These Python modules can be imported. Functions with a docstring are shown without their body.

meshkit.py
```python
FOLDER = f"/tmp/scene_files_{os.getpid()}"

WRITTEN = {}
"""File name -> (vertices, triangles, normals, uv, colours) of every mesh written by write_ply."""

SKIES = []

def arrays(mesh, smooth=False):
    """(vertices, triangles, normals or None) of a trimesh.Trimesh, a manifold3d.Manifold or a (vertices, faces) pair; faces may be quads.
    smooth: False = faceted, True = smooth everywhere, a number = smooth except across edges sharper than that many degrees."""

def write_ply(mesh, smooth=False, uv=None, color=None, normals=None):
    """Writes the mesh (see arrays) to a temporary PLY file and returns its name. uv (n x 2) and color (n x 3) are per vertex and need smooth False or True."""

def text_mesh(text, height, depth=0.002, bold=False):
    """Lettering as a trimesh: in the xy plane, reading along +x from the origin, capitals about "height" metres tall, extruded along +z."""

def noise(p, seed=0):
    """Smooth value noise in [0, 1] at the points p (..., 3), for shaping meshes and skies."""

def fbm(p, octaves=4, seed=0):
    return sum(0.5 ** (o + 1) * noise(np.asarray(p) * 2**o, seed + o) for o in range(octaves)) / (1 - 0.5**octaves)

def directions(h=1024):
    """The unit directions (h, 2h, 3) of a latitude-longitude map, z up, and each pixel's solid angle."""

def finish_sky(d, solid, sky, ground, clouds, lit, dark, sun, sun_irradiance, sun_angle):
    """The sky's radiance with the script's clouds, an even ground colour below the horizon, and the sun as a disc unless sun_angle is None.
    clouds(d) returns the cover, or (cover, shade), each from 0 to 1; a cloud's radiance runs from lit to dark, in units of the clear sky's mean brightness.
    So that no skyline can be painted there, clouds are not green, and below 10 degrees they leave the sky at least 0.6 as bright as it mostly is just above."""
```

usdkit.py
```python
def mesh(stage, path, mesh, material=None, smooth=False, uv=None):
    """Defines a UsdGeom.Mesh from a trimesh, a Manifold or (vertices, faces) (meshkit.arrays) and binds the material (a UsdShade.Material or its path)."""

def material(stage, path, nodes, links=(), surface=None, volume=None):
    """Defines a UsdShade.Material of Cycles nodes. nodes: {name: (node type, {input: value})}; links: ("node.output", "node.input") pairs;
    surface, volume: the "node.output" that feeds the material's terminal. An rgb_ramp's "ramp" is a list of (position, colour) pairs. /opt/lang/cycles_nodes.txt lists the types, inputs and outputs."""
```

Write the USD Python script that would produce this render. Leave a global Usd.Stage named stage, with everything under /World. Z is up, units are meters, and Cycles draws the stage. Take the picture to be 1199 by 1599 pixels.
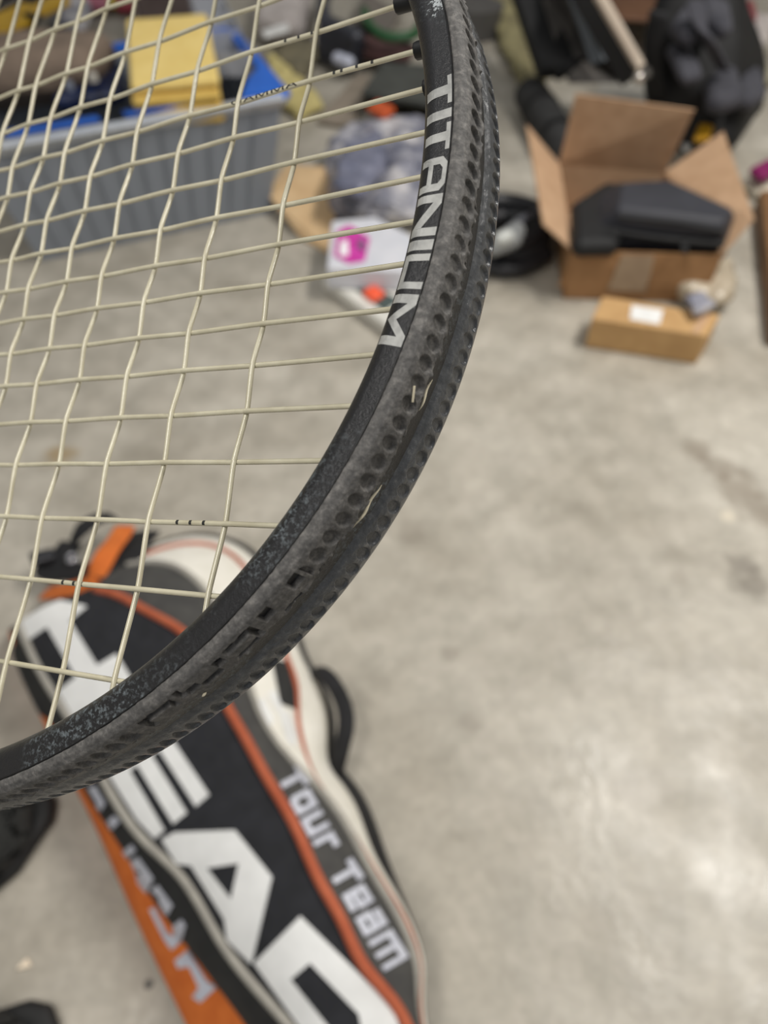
import math, numpy as np, trimesh, usdkit, meshkit
import manifold3d as m3
from shapely.geometry import Polygon
from scipy.interpolate import LinearNDInterpolator, NearestNDInterpolator
from scipy.spatial.transform import Rotation
from pxr import Usd, UsdGeom, UsdLux, UsdShade, Gf, Sdf

W, H, F = 1199.0, 1599.0, 1201.0            # photograph size and focal length in pixels
stage = Usd.Stage.CreateInMemory()
UsdGeom.SetStageUpAxis(stage, 'Z'); UsdGeom.SetStageMetersPerUnit(stage, 1.0)
world = UsdGeom.Xform.Define(stage, '/World'); UsdGeom.Scope.Define(stage, '/World/Looks')
stage.SetDefaultPrim(world.GetPrim())
rng = np.random.default_rng(7)

# ------------------------------------------------------------------ camera
CAM_H, PITCH = 1.05, math.radians(50)
EYE = np.array([0, 0, CAM_H])
RIGHT = np.array([1.0, 0, 0])
FWD = np.array([0, math.cos(PITCH), -math.sin(PITCH)])
DOWN = np.array([0, -math.sin(PITCH), -math.cos(PITCH)])
cam = UsdGeom.Camera.Define(stage, '/World/camera')
FOCAL = 4.25                                  # a phone's lens, millimetres
cam.CreateFocalLengthAttr(FOCAL)
cam.CreateHorizontalApertureAttr(FOCAL * W / F)
cam.CreateVerticalApertureAttr(FOCAL * H / F)
cam.CreateFStopAttr(1.75); cam.CreateFocusDistanceAttr(0.168)
cam.CreateClippingRangeAttr((0.01, 100.0))
cam.CreateExposureAttr(0.1)
M = np.eye(4); M[0, :3] = RIGHT; M[1, :3] = -DOWN; M[2, :3] = -FWD; M[3, :3] = EYE
cam.AddTransformOp().Set(Gf.Matrix4d(M.tolist()))

# ------------------------------------------------------------------ lamps of the garage (ceiling strip lights) and soft ambient daylight
def lamp(name, pos, size, power, color=(1, 0.965, 0.91), rotz=0):
    l = UsdLux.RectLight.Define(stage, '/World/' + name)
    l.CreateWidthAttr(size[0]); l.CreateHeightAttr(size[1]); l.CreateIntensityAttr(power); l.CreateColorAttr(color)
    l.AddTranslateOp().Set(Gf.Vec3d(*pos)); l.AddRotateZOp().Set(rotz)
lamp('lamp_key', (1.36, 1.15, 2.45), (0.3, 1.35), 46.0)
lamp('lamp_rear', (-0.6, -0.25, 2.45), (0.3, 1.35), 17.0)
sky = UsdLux.DomeLight.Define(stage, '/World/sky'); sky.CreateIntensityAttr(0.10); sky.CreateColorAttr((0.96, 0.98, 1.0))

# ------------------------------------------------------------------ helpers
def at(px, py, z=0.0):
    """the point of the plane at height z seen at a pixel of the photograph"""
    d = RIGHT * ((px - 600) / F) + DOWN * ((py - 800) / F) + FWD
    return EYE + d * ((z - EYE[2]) / d[2])
def ats(pts, z=0.0):
    zs = np.broadcast_to(z, (len(pts),))
    return np.array([at(p[0], p[1], h) for p, h in zip(pts, zs)])
def project(P):
    d = np.asarray(P) - EYE
    w = d @ FWD
    return np.stack([600 + F * (d @ RIGHT) / w, 800 + F * (d @ DOWN) / w], -1)

taken = {}
def path_of(name, parent=None):
    base = (parent.GetPath().pathString if parent is not None else '/World') + '/'
    k = base + name
    n = taken.get(k, -1) + 1; taken[k] = n
    return k if n == 0 else f'{k}_{n:03d}'
def tag(p, label=None, cat=None, group=None, kind=None):
    for k, v in (('label', label), ('category', cat), ('group', group), ('kind', kind)):
        if v: p.SetCustomDataByKey(k, v)
    return p
def thing(name, label, cat, loc=(0, 0, 0), group=None, matrix=None):
    x = UsdGeom.Xform.Define(stage, path_of(name))
    if matrix is not None: x.AddTransformOp().Set(Gf.Matrix4d(np.asarray(matrix).T.tolist()))
    else: x.AddTranslateOp().Set(Gf.Vec3d(*map(float, loc)))
    p = tag(x.GetPrim(), label, cat, group); ORIGIN[p.GetPath()] = np.asarray(loc, float) if matrix is None else np.zeros(3)
    return p
ORIGIN = {}
def origin(parent):
    return ORIGIN.get(parent.GetPath(), ORIGIN.get(parent.GetParent().GetPath(), np.zeros(3))) if parent is not None else np.zeros(3)
def obj(name, mesh, mat, parent=None, smooth=35, label=None, cat=None, group=None, kind=None, loc=None):
    """one Mesh; vertices are given in world space (or in the space of a thing with a matrix)"""
    if isinstance(mesh, (list,)): mesh = trimesh.util.concatenate(mesh)
    v, f, _ = meshkit.arrays(mesh)
    o = origin(parent)
    if parent is None and loc is None:
        lo, hi = v.min(0), v.max(0); o = np.array([(lo[0] + hi[0]) / 2, (lo[1] + hi[1]) / 2, lo[2]])
    m = usdkit.mesh(stage, path_of(name, parent), trimesh.Trimesh(v - o, f, process=False), mat, smooth=smooth)
    if parent is None: m.AddTranslateOp().Set(Gf.Vec3d(*map(float, o)))
    return tag(m.GetPrim(), label, cat, group, kind)

def tm(man):
    m = man.to_mesh(); return trimesh.Trimesh(m.vert_properties[:, :3], m.tri_verts, process=False)
def ball(c, r, n=20): return m3.Manifold.sphere(r, n).translate(tuple(map(float, c)))
def rhull(pts, r, n=16):
    """hull of equal balls: a rounded convex body through the points"""
    rs = np.broadcast_to(r, (len(pts),))
    return tm(m3.Manifold.batch_hull([ball(p, q, n) for p, q in zip(pts, rs)]))
def puff(mesh, amp, scale, seed=0, edge=0.012):
    v, f = trimesh.remesh.subdivide_to_size(mesh.vertices, mesh.faces, edge, max_iter=12)
    m = trimesh.Trimesh(v, f); n = m.vertex_normals
    d = (meshkit.fbm(m.vertices * scale, 3, seed) - 0.5) * 2 * amp
    m.vertices = m.vertices + n * d[:, None]
    return m
def slab(corners, t):
    """a sheet through the (planar or nearly planar) 3-D polygon, thickness t"""
    c = np.asarray(corners, float); n = np.zeros(3)
    for i in range(len(c)): n += np.cross(c[i], c[(i + 1) % len(c)])
    n /= np.linalg.norm(n); k = len(c)
    v = np.vstack([c + n * t / 2, c - n * t / 2]); f = []
    for i in range(1, k - 1): f += [[0, i, i + 1], [k, k + i + 1, k + i]]
    for i in range(k): j = (i + 1) % k; f += [[i, k + i, k + j], [i, k + j, j]]
    m = trimesh.Trimesh(v, f, process=False); m.fix_normals(); return m
def frame_of(path, up=None):
    P = np.asarray(path, float); T = np.gradient(P, axis=0); T /= np.linalg.norm(T, axis=1)[:, None] + 1e-12
    a = np.array([0, 0, 1.0]) if up is None else np.asarray(up, float)
    N = np.cross(T, a); bad = np.linalg.norm(N, axis=1) < 1e-3
    N[bad] = np.cross(T[bad], [1, 0, 0]); N /= np.linalg.norm(N, axis=1)[:, None]
    return P, T, N, np.cross(N, T)
def tube(path, r, n=10, up=None, flat=1.0, cap=True):
    P, T, N, B = frame_of(path, up); k = len(P); rr = np.broadcast_to(r, (k,))
    a = np.linspace(0, 2 * np.pi, n, endpoint=False)
    v = (P[:, None] + rr[:, None, None] * (np.cos(a)[None, :, None] * N[:, None] + flat * np.sin(a)[None, :, None] * B[:, None])).reshape(-1, 3)
    i, j = np.meshgrid(np.arange(k - 1), np.arange(n), indexing='ij'); j2 = (j + 1) % n
    q = np.stack([i * n + j, i * n + j2, (i + 1) * n + j2, (i + 1) * n + j], -1).reshape(-1, 4)
    f = np.vstack([q[:, [0, 1, 2]], q[:, [0, 2, 3]]])
    if cap:
        v = np.vstack([v, P[0], P[-1]]); c0, c1 = k * n, k * n + 1; jj = np.arange(n); j2 = (jj + 1) % n
        f = np.vstack([f, np.c_[np.full(n, c0), j2, jj], np.c_[np.full(n, c1), (k - 1) * n + jj, (k - 1) * n + j2]])
    m = trimesh.Trimesh(v, f, process=False)
    if m.volume < 0: m.invert()
    return m
def spline(pts, n=60, closed=False):
    from scipy.interpolate import CubicSpline
    p = np.asarray(pts, float); 
    if closed: p = np.vstack([p, p[:1]])
    t = np.r_[0, np.cumsum(np.linalg.norm(np.diff(p, axis=0), axis=1))]
    cs = CubicSpline(t, p, bc_type='periodic' if closed else 'natural')
    return cs(np.linspace(0, t[-1], n))
def polyline(pts, n):
    p = np.asarray(pts, float); t = np.r_[0, np.cumsum(np.linalg.norm(np.diff(p, axis=0), axis=1))]
    s = np.linspace(0, t[-1], n); return np.stack([np.interp(s, t, p[:, k]) for k in range(p.shape[1])], 1)
def grid_mesh(G, flip=False):
    a, b = G.shape[:2]; i, j = np.meshgrid(np.arange(a - 1), np.arange(b - 1), indexing='ij')
    q = np.stack([i * b + j, (i + 1) * b + j, (i + 1) * b + j + 1, i * b + j + 1], -1).reshape(-1, 4)
    if flip: q = q[:, ::-1]
    return trimesh.Trimesh(G.reshape(-1, 3), np.vstack([q[:, [0, 1, 2]], q[:, [0, 2, 3]]]), process=False)
def rbox(size, bevel, center=(0, 0, 0), yaw=0, mat4=None):
    s = np.array(size) / 2 - bevel
    pts = np.array([[x, y, z] for x in (-1, 1) for y in (-1, 1) for z in (-1, 1)]) * s
    m = rhull(pts, bevel, 12)
    if yaw: m.apply_transform(trimesh.transformations.rotation_matrix(yaw, [0, 0, 1]))
    if mat4 is not None: m.apply_transform(mat4)
    m.apply_translation(center); return m

# ------------------------------------------------------------------ materials
def lin(c):
    c = np.array(c, float) / 255; return tuple(np.where(c < 0.04045, c / 12.92, ((c + 0.055) / 1.055) ** 2.4))
def mat(name, c, rough=0.6, c2=None, scale=12, bump=0.0, bscale=60, metal=0.0, spec=0.5, trans=0.0, lo=0.35, hi=0.65, coat=0.0, bdist=0.002, detail=4):
    n = {'p': ('principled_bsdf', {'base_color': lin(c), 'roughness': rough, 'metallic': metal, 'specular_ior_level': spec, 'coat_weight': coat, 'coat_roughness': 0.2, 'transmission_weight': trans}),
         'tc': ('texture_coordinate', {})}
    L = []
    if c2 is not None:
        n['nz'] = ('noise_texture', {'scale': scale, 'detail': detail, 'roughness': 0.6}); n['r'] = ('rgb_ramp', {'ramp': [(lo, lin(c)), (hi, lin(c2))]})
        L += [('tc.object', 'nz.vector'), ('nz.fac', 'r.fac'), ('r.color', 'p.base_color')]
    if bump:
        n['nb'] = ('noise_texture', {'scale': bscale, 'detail': 5}); n['b'] = ('bump', {'strength': bump, 'distance': bdist})
        L += [('tc.object', 'nb.vector'), ('nb.fac', 'b.height'), ('b.normal', 'p.normal')]
    return usdkit.material(stage, '/World/Looks/' + name, n, L, surface='p.BSDF')
def pane(name, c, fac, rough=0.15):
    """thin clear plastic: part see-through, part glossy and milky"""
    return usdkit.material(stage, '/World/Looks/' + name, {'t': ('transparent_bsdf', {'color': (0.95, 0.96, 0.97)}), 'p': ('principled_bsdf', {'base_color': lin(c), 'roughness': rough}),
        'm': ('mix_closure', {'fac': fac})}, [('t.BSDF', 'm.closure1'), ('p.BSDF', 'm.closure2')], surface='m.closure')

# ------------------------------------------------------------------ setting: floor, walls, ceiling
def concrete():
    n = {'g': ('geometry', {}), 'p': ('principled_bsdf', {'specular_ior_level': 0.34}), 'rn': ('noise_texture', {'scale': 9, 'detail': 5}), 'rg': ('map_range', {'from_min': .35, 'from_max': .65, 'to_min': .26, 'to_max': .5})}
    L = [('g.position', 'rn.vector'), ('rn.fac', 'rg.value'), ('rg.result', 'p.roughness')]
    for k, (sc, det, a, b) in {'a': (3.6, 6, lin((189, 183, 171)), lin((160, 153, 140))), 'b': (15, 4, (0.84, 0.84, 0.83), (1.12, 1.12, 1.12)), 'c': (75, 3, (0.93, 0.93, 0.93), (1.05, 1.05, 1.05))}.items():
        n['n' + k] = ('noise_texture', {'scale': sc, 'detail': det, 'roughness': 0.6}); n['r' + k] = ('rgb_ramp', {'ramp': [(0.33, a), (0.67, b)]})
        L += [('g.position', f'n{k}.vector'), (f'n{k}.fac', f'r{k}.fac')]
    n['m1'] = ('mix_color', {'blend_type': 'multiply', 'fac': 1.0, 'use_clamp': False}); n['m2'] = ('mix_color', {'blend_type': 'multiply', 'fac': 1.0, 'use_clamp': False})
    L += [('ra.color', 'm1.a'), ('rb.color', 'm1.b'), ('m1.result', 'm2.a'), ('rc.color', 'm2.b')]
    # old stains on the slab, each at its own place
    n['dn'] = ('noise_texture', {'scale': 22, 'detail': 4}); L += [('g.position', 'dn.vector')]
    last = 'm2.result'
    stains = [((1092, 705), .030, (112, 98, 82), .5), ((1118, 728), .040, (104, 90, 74), .5), ((1155, 762), .05, (112, 98, 82), .5), ((1190, 800), .05, (116, 102, 86), .5), ((1160, 885), .03, (84, 76, 66), .6), ((1178, 915), .04, (88, 80, 68), .6),
              ((95, 712), .035, (150, 122, 70), .6), ((233, 1537), .006, (60, 56, 50), .9), ((350, 1180), .03, (120, 110, 96), .4), ((1010, 1230), .05, (135, 125, 112), .3), ((640, 830), .035, (120, 110, 98), .35),
              ((1060, 900), .02, (120, 110, 98), .3), ((925, 540), .05, (130, 120, 104), .35), ((480, 560), .06, (140, 130, 116), .3), ((1135, 805), .015, (215, 205, 185), .7), ((735, 1130), .02, (125, 115, 105), .3), ((700, 1020), .018, (110, 100, 90), .35)]
    for i, (p, r, c, s) in enumerate(stains):
        w = at(*p)
        n[f'd{i}'] = ('vector_math', {'math_type': 'distance', 'vector2': tuple(w)}); n[f'q{i}'] = ('math', {'math_type': 'multiply_add', 'value2': r * 1.6, 'value3': -r * 0.8})
        n[f's{i}'] = ('math', {'math_type': 'add'}); n[f'k{i}'] = ('map_range', {'range_type': 'smoothstep', 'from_min': r * 0.35, 'from_max': r * 1.15, 'to_min': s, 'to_max': 0.0, 'clamp': True})
        n[f'x{i}'] = ('mix_color', {'b': lin(c)})
        L += [('g.position', f'd{i}.vector1'), ('dn.fac', f'q{i}.value1'), (f'd{i}.value', f's{i}.value1'), (f'q{i}.value', f's{i}.value2'), (f's{i}.value', f'k{i}.value'), (f'k{i}.result', f'x{i}.fac'), (last, f'x{i}.a')]
        last = f'x{i}.result'
    n['bn'] = ('noise_texture', {'scale': 45, 'detail': 6}); n['b'] = ('bump', {'strength': 0.25, 'distance': 0.004})
    L += [(last, 'p.base_color'), ('g.position', 'bn.vector'), ('bn.fac', 'b.height'), ('b.normal', 'p.normal')]
    return usdkit.material(stage, '/World/Looks/concrete', n, L, surface='p.BSDF')
plaster = mat('plaster', (200, 196, 186), 0.9, (188, 184, 174), 3)
def struct(name, mesh, m): return obj(name, mesh, m, kind='structure')
def boxb(lo, hi): return trimesh.creation.box(bounds=[lo, hi])
struct('floor', boxb((-3.4, -2.6, -0.12), (3.4, 6.2, 0)), concrete())
struct('wall_back', boxb((-3.4, 6.2, 0), (3.4, 6.3, 2.7)), plaster)
struct('wall_left', boxb((-3.5, -2.6, 0), (-3.4, 6.2, 2.7)), plaster)
struct('wall_right', boxb((3.4, -2.6, 0), (3.5, 6.2, 2.7)), plaster)

# ------------------------------------------------------------------ the racket
K = 0.93e-3                                   # hoop units to metres
RV = Rotation.from_matrix([[0.884, -0.139, 0.447], [0.02, 0.965, 0.261], [-0.467, -0.222, 0.856]]).as_matrix()
TV = np.array([-43.596, 41.042, 174.0])
UC, VC, HA, HB, PW = -133.9, -114.54, 181.05, 153.22, 0.948
CW = np.stack([RIGHT, DOWN, FWD], 1)          # camera axes to world
RW = CW @ RV @ np.diag([1, 1, -1.0])          # local x: towards the tip, y: across, z: out of the string face
LOC = EYE + CW @ (RV @ np.array([UC, VC, 0]) + TV) * K
RM = np.eye(4); RM[:3, :3] = RW; RM[:3, 3] = LOC
HA2 = 205.0                                   # handle side of the hoop is longer
def hoop(th):
    c, s = np.cos(th), np.sin(th)
    a = np.where(c >= 0, HA, HA2)
    return np.stack([a * np.sign(c) * np.abs(c) ** PW, HB * np.sign(s) * np.abs(s) ** PW], -1)
_th = np.linspace(-math.pi, math.pi, 20001); _p = hoop(_th)
_arc = np.r_[0, np.cumsum(np.linalg.norm(np.diff(_p, axis=0), axis=1))]
_i0 = 10000; ARC0 = _arc[_i0]; TOTAL = _arc[-1]
def hoop_arc(s):
    """point and outward normal at arc length s from the tip (positive towards +y)"""
    s = (np.asarray(s, float) + ARC0) % TOTAL
    P = np.stack([np.interp(s, _arc, _p[:, k]) for k in (0, 1)], -1)
    e = 1.5
    A = np.stack([np.interp((s - e) % TOTAL, _arc, _p[:, k]) for k in (0, 1)], -1); B = np.stack([np.interp((s + e) % TOTAL, _arc, _p[:, k]) for k in (0, 1)], -1)
    T = B - A; T /= np.linalg.norm(T, axis=-1, keepdims=True)
    return P, np.stack([T[..., 1], -T[..., 0]], -1)
def place(s, r, n):
    """hoop coordinates (arc, radial, normal) to the racket's space, metres"""
    P, N = hoop_arc(s)
    q = P + N * np.asarray(r)[..., None]
    return np.stack([q[..., 0], q[..., 1], np.broadcast_to(n, q.shape[:-1])], -1) * K
def rounded(r0, r1, n1, ri, ro, k=8):
    a = np.linspace(0, np.pi / 2, k); out = []
    for (cx, cy, r, st) in ((r1 - ro, n1 - ro, ro, 0), (r0 + ri, n1 - ri, ri, 1), (r0 + ri, -n1 + ri, ri, 2), (r1 - ro, -n1 + ro, ro, 3)):
        b = a + st * np.pi / 2; out.append(np.c_[cx + r * np.cos(b), cy + r * np.sin(b)])
    return np.vstack(out)
R_IN, R_OUT, N_TOP, RI, RO = -2.6, 7.9, 12.3, 4.2, 2.6
def face_n(r):
    """height of the frame's front face at radius r"""
    r = np.asarray(r, float); c = R_IN + RI; d = R_OUT - RO
    return np.where(r < c, N_TOP - RI + np.sqrt(np.maximum(RI ** 2 - (c - r) ** 2, 0)), np.where(r > d, N_TOP - RO + np.sqrt(np.maximum(RO ** 2 - (r - d) ** 2, 0)), N_TOP))

def paint():
    """black lacquer, with chipped pale scuffs where it has hit the ground"""
    n = {'tc': ('texture_coordinate', {}), 'p': ('principled_bsdf', {'specular_ior_level': 0.5}),
         'a': ('noise_texture', {'scale': 800, 'detail': 5, 'roughness': 0.75}), 'b': ('noise_texture', {'scale': 28, 'detail': 3}),
         'ra': ('rgb_ramp', {'ramp': [(0.50, (0, 0, 0)), (0.66, (1, 1, 1))]}), 'rb': ('rgb_ramp', {'ramp': [(0.44, (0, 0, 0)), (0.58, (1, 1, 1))]}),
         'x': ('separate_xyz', {}), 'g': ('map_range', {'from_min': 0.02, 'from_max': 0.06, 'to_min': -0.06, 'to_max': 0.07, 'clamp': True}), 'ad': ('math', {'math_type': 'add'}),
         'm': ('mix_color', {'blend_type': 'multiply', 'fac': 1.0}), 'c': ('mix_color', {'a': lin((30, 30, 32)), 'b': lin((104, 112, 116))}), 'cd': ('vector_math', {'math_type': 'distance', 'vector2': tuple(map(float, CHIP))}), 'cm': ('map_range', {'from_min': 0.001, 'from_max': 0.009, 'to_min': 0.52, 'to_max': 0.0, 'clamp': True}), 'ca': ('math', {'math_type': 'add'}), 'cs': ('map_range', {'from_min': 0.98, 'from_max': 1.04, 'clamp': True}), 'cc': ('mix_color', {'b': lin((176, 182, 184))}),
         'rr': ('rgb_ramp', {'ramp': [(0.0, (0.3,) * 3), (1.0, (0.7,) * 3)]}),
         'bp': ('bump', {'strength': 0.35, 'distance': 0.0006})}
    L = [('tc.object', 'a.vector'), ('tc.object', 'b.vector'), ('a.fac', 'ra.fac'), ('tc.object', 'x.vector'), ('x.y', 'g.value'), ('g.result', 'ad.value1'), ('b.fac', 'ad.value2'), ('ad.value', 'rb.fac'), ('ra.color', 'm.a'), ('rb.color', 'm.b'), ('m.result', 'c.fac'), ('tc.object', 'cd.vector1'), ('cd.value', 'cm.value'), ('cm.result', 'ca.value1'), ('a.fac', 'ca.value2'), ('ca.value', 'cs.value'), ('cs.result', 'cc.fac'), ('c.result', 'cc.a'), ('cc.result', 'p.base_color'),
         ('m.result', 'rr.fac'), ('rr.color', 'p.roughness'), ('a.fac', 'bp.height'), ('bp.normal', 'p.normal')]
    return usdkit.material(stage, '/World/Looks/racket_paint', n, L, surface='p.BSDF')
_s = np.linspace(-TOTAL * .3, TOTAL * .3, 4000)
def arc_near(pts, r, n):
    """arc lengths of the hoop nearest to traced points"""
    P = project(place(_s, np.full(len(_s), r), np.full(len(_s), n)) @ RW.T + LOC)
    return np.array([_s[((P - np.array(q)) ** 2).sum(1).argmin()] for q in pts])
CHIP = place(arc_near([(690, 6)], 4.0, N_TOP), np.array([4.5]), np.array([N_TOP]))[0]   # where the paint is chipped
m_paint = paint()
def guard_plastic():
    """grey plastic: the front half rubbed dusty and warm, the rear half smooth and bluish"""
    n = {'tc': ('texture_coordinate', {}), 'x': ('separate_xyz', {}), 'k': ('map_range', {'from_min': 0.6e-3, 'from_max': 2.6e-3, 'clamp': True}), 'p': ('principled_bsdf', {'specular_ior_level': 0.5}),
         'a': ('noise_texture', {'scale': 520, 'detail': 6, 'roughness': 0.75}), 'f': ('rgb_ramp', {'ramp': [(0.36, lin((64, 63, 62))), (0.52, lin((86, 84, 82))), (0.72, lin((124, 121, 117)))]}),
         'r': ('rgb_ramp', {'ramp': [(0.36, lin((58, 60, 63))), (0.55, lin((73, 75, 78))), (0.78, lin((108, 108, 108)))]}), 'c': ('mix_color', {}),
         'q': ('mix_float', {'a': 0.25, 'b': 0.72}), 'b': ('bump', {'strength': 0.4, 'distance': 0.0005})}
    L = [('tc.object', 'x.vector'), ('x.z', 'k.value'), ('tc.object', 'a.vector'), ('a.fac', 'f.fac'), ('a.fac', 'r.fac'), ('k.result', 'c.fac'), ('r.color', 'c.a'), ('f.color', 'c.b'), ('c.result', 'p.base_color'),
         ('k.result', 'q.fac'), ('q.result', 'p.roughness'), ('a.fac', 'b.height'), ('b.normal', 'p.normal')]
    return usdkit.material(stage, '/World/Looks/bumper_plastic', n, L, surface='p.BSDF')
m_bump = guard_plastic()
m_silver = mat('silver_print', (186, 186, 182), 0.38, (150, 150, 148), 300, metal=0.35, lo=.45, hi=.75)
m_string = mat('nylon_string', (206, 200, 176), 0.22, (186, 179, 154), 90, spec=0.8)
m_grom = mat('grommet_black', (10, 10, 11), 0.45)
m_ink = mat('string_ink', (40, 40, 38), 0.6)
m_fray = mat('white_fibre', (214, 204, 178), 0.6)

racket = thing('tennis_racket', 'black tennis racket head held close up, worn bumper guard, cream strings', 'tennis racket', matrix=RM)
prof = rounded(R_IN, R_OUT, N_TOP, RI, RO)
ns = 700; ss = np.linspace(-TOTAL / 2, TOTAL / 2, ns + 1)
G = place(ss[:, None] + 0 * prof[None, :, 0], np.broadcast_to(prof[:, 0], (ns + 1, len(prof))), np.broadcast_to(prof[:, 1], (ns + 1, len(prof))))
G = np.concatenate([G, G[:, :1]], 1)
fm = grid_mesh(G)
if fm.volume < 0: fm.invert()
frame = obj('frame', fm, m_paint, racket, smooth=50, label='black lacquered hoop with scuffed face')

# bumper guard: a fine grid over the outside of the hoop with dimples, letter-shaped recesses, a string groove and torn edges
S0, S1 = -215.0, 330.0
half = polyline([(5.7, 12.25), (6.0, 12.75), (7.4, 12.55), (8.5, 11.6), (9.0, 10.2), (9.25, 8.0), (9.3, 5.0), (9.2, 3.3), (8.7, 2.6), (7.4, 2.1), (6.8, 1.4)], 64)
rear = polyline([(6.9, 0.6), (7.2, -0.3), (7.9, -1.8), (8.7, -3.6), (9.1, -5.4), (9.15, -8.6), (8.9, -10.2), (8.2, -11.7), (7.2, -12.5), (6.0, -12.75), (5.7, -12.25)], 64)
pf = np.vstack([half, rear])
inner = np.array([[6.0, -11.5], [6.0, 11.5]])
na = 2300
sa = np.linspace(S0, S1, na)
A_, Nn = np.meshgrid(sa, pf[:, 1], indexing='ij'); Rr = np.broadcast_to(pf[:, 0], A_.shape).copy()
nz = lambda sc, sd, x=A_, y=Nn: meshkit.fbm(np.stack([x * sc, y * sc, 0 * x], -1), 3, sd) - 0.5
HS0, HS1 = arc_near([(478, 905), (205, 1108)], 9.0, 8.0)   # the stretch of recessed letters
def dimples(center, pitch, phase, hl, hn_, depth):
    k = np.round((A_ - phase) / pitch); da = A_ - (k * pitch + phase)
    jit = 0.25 * np.sin(k * 12.9898) ; q = np.sqrt((da / (hl + 0.12 * np.sin(k * 7.7))) ** 2 + ((Nn - center - jit) / hn_) ** 2)
    keep = (A_ < HS0 - 1) | (A_ > HS1 + 2) if center > 0 else np.ones_like(A_, bool)
    wear = 0.7 + 0.3 * np.clip(nz(0.06, 5) * 4 + 0.7, 0, 1)
    return depth * np.clip((1.0 - q) / 0.17, 0, 1) * keep * wear
dep = dimples(7.3, 4.3, 0.4, 1.6, 2.8, 0.95) + dimples(-7.2, 3.9, 0.0, 1.5, 2.5, 0.8) + dimples(3.0, 4.3, 2.5, 0.8, 0.9, 0.7)
# HEAD recesses on the front half of the guard, in (arc fraction, normal) strokes
rects = [(0.00, 0.07, 6.6, 10.4), (0.185, 0.255, 6.6, 10.4), (0.07, 0.185, 3.6, 4.7),
         (0.30, 0.47, 8.4, 10.4), (0.30, 0.335, 4.6, 10.4), (0.34, 0.47, 4.4, 5.6),
         (0.49, 0.545, 7.4, 10.2), (0.545, 0.66, 5.2, 7.4), (0.66, 0.73, 7.0, 9.4), (0.73, 0.76, 8.0, 11.0),
         (0.79, 0.82, 6.8, 10.6), (0.79, 0.985, 8.6, 10.6), (0.95, 0.985, 5.2, 10.6)]
fr = (A_ - HS0) / (HS1 - HS0)
for a0, a1, n0, n1 in rects:
    i = np.minimum.reduce([(fr - a0) * (HS1 - HS0), (a1 - fr) * (HS1 - HS0), Nn - n0 + 0.3 * nz(0.7, 2), n1 - Nn + 0.3 * nz(0.7, 3)])
    dep = np.maximum(dep, 1.9 * np.clip(i / 0.35, 0, 1))
wear = 0.5 + 0.5 * np.clip((Nn) / 3, -1, 1)                        # the front half is more torn than the back
torn = np.exp(-((np.abs(Nn) - 3.3) / 1.0) ** 2)
Rr = Rr - dep + torn * (0.25 + 0.9 * wear) * nz(0.55, 8) * 1.5 + (0.05 + 0.14 * wear) * nz(1.6, 9) * (np.abs(Nn) > 3)
Nd = Nn + torn * np.sign(Nn) * nz(0.4, 12) * (0.4 + 1.4 * wear) + np.exp(-((np.abs(Nn) - 12.4) / .4) ** 2) * nz(0.5, 14) * .5
GB = place(A_, Rr, Nd)
bm = grid_mesh(GB)
inn = np.stack([place(sa, np.full(na, 6.0), np.full(na, v)) for v in (-11.0, 11.0)], 1)
back = grid_mesh(np.concatenate([GB[:, -1:], inn[:, :1], inn[:, 1:], GB[:, :1]], 1))
guard_mesh = trimesh.util.concatenate([bm, back])
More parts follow.
